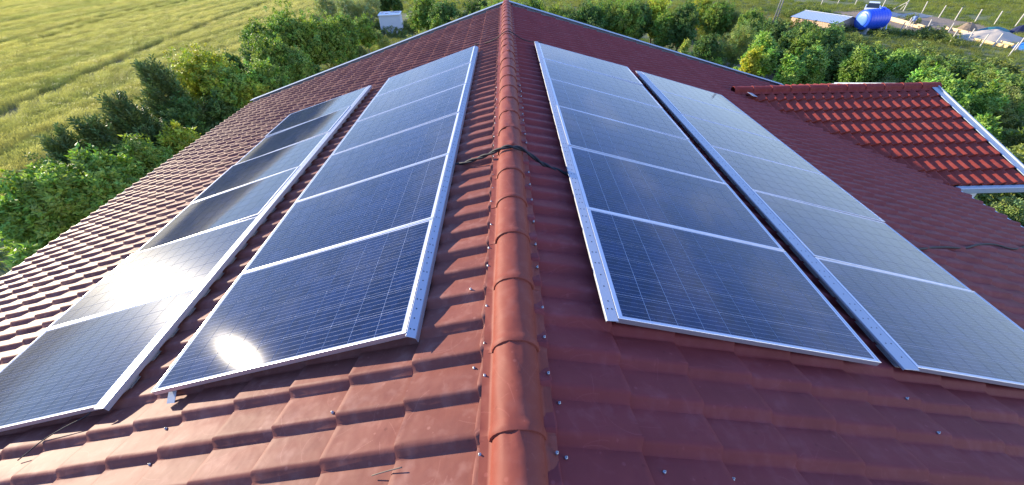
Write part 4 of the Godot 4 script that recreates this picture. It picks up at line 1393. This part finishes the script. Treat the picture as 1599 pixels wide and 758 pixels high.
func nets(st: SurfaceTool, bones: Array, cell: float, blend: float) -> void:
	var lo := Vector3.ONE * 1e9
	var hi := -lo
	for b: Array in bones:
		for k: int in [0, 2]:
			lo = lo.min(b[k] - Vector3.ONE * (b[k + 1] + 2.5 * cell))
			hi = hi.max(b[k] + Vector3.ONE * (b[k + 1] + 2.5 * cell))
	var n := Vector3i(((hi - lo) / cell).ceil()) + Vector3i.ONE
	var f := PackedFloat32Array()
	f.resize(n.x * n.y * n.z)
	for z in n.z:
		for y in n.y:
			for x in n.x:
				f[(z * n.y + y) * n.x + x] = body_field(lo + Vector3(x, y, z) * cell, bones, blend)
	var verts := {}
	var step := [1, n.x, n.x * n.y]
	for z in n.z - 1:
		for y in n.y - 1:
			for x in n.x - 1:
				var i := (z * n.y + y) * n.x + x
				var acc := Vector3.ZERO
				var c := 0
				for ax in 3:
					var u: int = (ax + 1) % 3
					var v: int = (ax + 2) % 3
					for q in 4:
						var j: int = i + (step[u] if q & 1 else 0) + (step[v] if q & 2 else 0)
						var fa := f[j]
						var fb := f[j + step[ax]]
						if (fa < 0.0) == (fb < 0.0): continue
						var o := Vector3.ZERO
						o[u] = 1.0 if q & 1 else 0.0
						o[v] = 1.0 if q & 2 else 0.0
						o[ax] = fa / (fa - fb)
						acc += o
						c += 1
				if c: verts[i] = lo + (Vector3(x, y, z) + acc / c) * cell
	var tint := func(p: Vector3) -> Color:
		var best := 1e9
		var col := Color.WHITE
		for b: Array in bones:
			var d: float = (Geometry3D.get_closest_point_to_segment(p, b[0], b[2]) - p).length() - (b[1] + b[3]) * 0.5
			if d < best:
				best = d
				col = b[4]
		return col
	for z in range(1, n.z - 1):
		for y in range(1, n.y - 1):
			for x in range(1, n.x - 1):
				var i := (z * n.y + y) * n.x + x
				for ax in 3:
					if (f[i] < 0.0) == (f[i + step[ax]] < 0.0): continue
					var u: int = step[(ax + 1) % 3]
					var v: int = step[(ax + 2) % 3]
					var ids := [i, i - u, i - u - v, i - v]
					if f[i] < 0.0: ids.reverse()
					for t: int in [0, 1, 2, 0, 2, 3]:
						var p: Vector3 = verts[ids[t]]
						st.set_color(tint.call(p))
						st.add_vertex(p)

func build_person() -> void:
	var shirt := Color(0.16, 0.22, 0.36)
	var jeans := Color(0.26, 0.28, 0.31)
	var skin := Color(0.42, 0.25, 0.17)
	var shoe := Color(0.04, 0.035, 0.03)
	var o := thing("person", Vector3(31.25, 0, -33.6) * K, "person in a blue grey shirt bending forward by the near fence posts", "person")
	o.rotation.y = 2.4
	# bending forward along +z, feet apart, both arms reaching down
	var hip := Vector3(0, 0.86, -0.12)
	var chest := Vector3(0, 1.10, 0.24)
	var neck := Vector3(0, 1.14, 0.40)
	var bones := [[hip, 0.135, chest, 0.135, shirt], [chest, 0.135, chest + Vector3(0, 0.02, 0.07), 0.12, shirt], [chest + Vector3(0, 0.03, 0.1), 0.055, neck, 0.05, skin],
		[neck + Vector3(0, 0.03, 0.05), 0.08, neck + Vector3(0, 0.0, 0.14), 0.075, skin], [neck + Vector3(0, -0.05, 0.15), 0.05, neck + Vector3(0, -0.02, 0.11), 0.055, skin], [neck + Vector3(0, -0.03, 0.215), 0.012, neck + Vector3(0, 0.0, 0.20), 0.012, skin]]
	var hands := []
	for s: float in [-1.0, 1.0]:
		var hj := hip + Vector3(0.09 * s, -0.03, 0)
		var knee := Vector3(0.12 * s, 0.46, 0.02 + 0.05 * s)
		var ankle := Vector3(0.13 * s, 0.08, -0.06 + 0.08 * s)
		bones.append([hj, 0.095, knee, 0.06, jeans])
		bones.append([knee, 0.06, ankle, 0.042, jeans])
		bones.append([ankle + Vector3(0, -0.03, -0.03), 0.045, ankle + Vector3(0.02 * s, -0.045, 0.16), 0.035, shoe])
		var sh := chest + Vector3(0.18 * s, 0.01, 0.06)
		var el := sh + Vector3(0.05 * s, -0.27, 0.08)
		var wr := el + Vector3(-0.03 * s, -0.20, 0.14)
		bones.append([chest + Vector3(0.08 * s, 0.02, 0.06), 0.07, sh, 0.06, shirt])
		bones.append([sh, 0.055, el, 0.042, shirt])
		bones.append([el, 0.042, wr, 0.030, skin])
		var fwd := Vector3(0, -0.75, 0.66)
		var side := Vector3(s, 0, 0)
		var palm := wr + fwd * 0.085
		var hand := [[wr, 0.026, palm, 0.028, skin]]
		for k in 4:
			var root := palm + side * (0.030 - 0.020 * k)
			var ln: float = [0.062, 0.078, 0.083, 0.074][3 - k]
			var mid := root + fwd * ln * 0.55
			hand.append([palm - fwd * 0.03 + side * (0.022 - 0.015 * k), 0.014, root, 0.0105, skin])
			hand.append([root, 0.0095, mid, 0.0088, skin])
			hand.append([mid, 0.0088, mid + Vector3(0, -0.95, -0.1) * ln * 0.45, 0.0075, skin])
		hand.append([wr + fwd * 0.03 - side * 0.02, 0.014, wr + fwd * 0.065 - side * 0.05, 0.0105, skin])
		hand.append([wr + fwd * 0.065 - side * 0.05, 0.0105, wr + fwd * 0.10 - side * 0.052, 0.009, skin])
		hands.append(hand)
	var st := stool(0)
	nets(st, bones, 0.026, 0.018)
	for h: Array in hands: nets(st, h, 0.008, 0.003)
	var m := std(Color(1, 1, 1), 0.85)
	m.vertex_color_use_as_albedo = true
	part("body", fin(st), m, o)
	var hs := stool(0)
	nets(hs, [[neck + Vector3(0, 0.045, 0.04), 0.084, neck + Vector3(0, 0.035, 0.11), 0.078, Color.WHITE]], 0.02, 0.01)
	part("hair", fin(hs), M.tyre, o)

# ---------------------------------------------------------------- scene
func _ready() -> void:
	rng.seed = 20240611
	var cam := Camera3D.new()
	cam.name = "camera"
	cam.fov = 63.6
	cam.near = 0.05
	cam.far = 3000.0
	cam.transform = cam_xf()
	add_child(cam)
	cam.current = true
	var env := Environment.new()
	env.background_mode = Environment.BG_SKY
	var sky := Sky.new()
	sky.sky_material = make_sky()
	env.sky = sky
	env.tonemap_mode = Environment.TONE_MAPPER_LINEAR
	env.tonemap_exposure = 2.8
	env.sdfgi_enabled = true
	env.ssao_enabled = true
	env.ssil_enabled = true
	var we := WorldEnvironment.new()
	we.name = "world_environment"
	we.environment = env
	add_child(we)
	var sun := DirectionalLight3D.new()
	sun.name = "sun"
	sun.light_color = Color(1.0, 0.94, 0.83)
	sun.light_energy = 1.45
	sun.light_angular_distance = 0.5
	sun.shadow_enabled = true
	sun.basis = Basis.looking_at(-sun_to, Vector3.UP)
	add_child(sun)
	make_materials()
	build_ground()
	build_hills()
	build_house()
	build_panels()
	build_cables()
	build_plants()
	build_undergrowth()
	build_wheat()
	build_grass()
	build_plot()
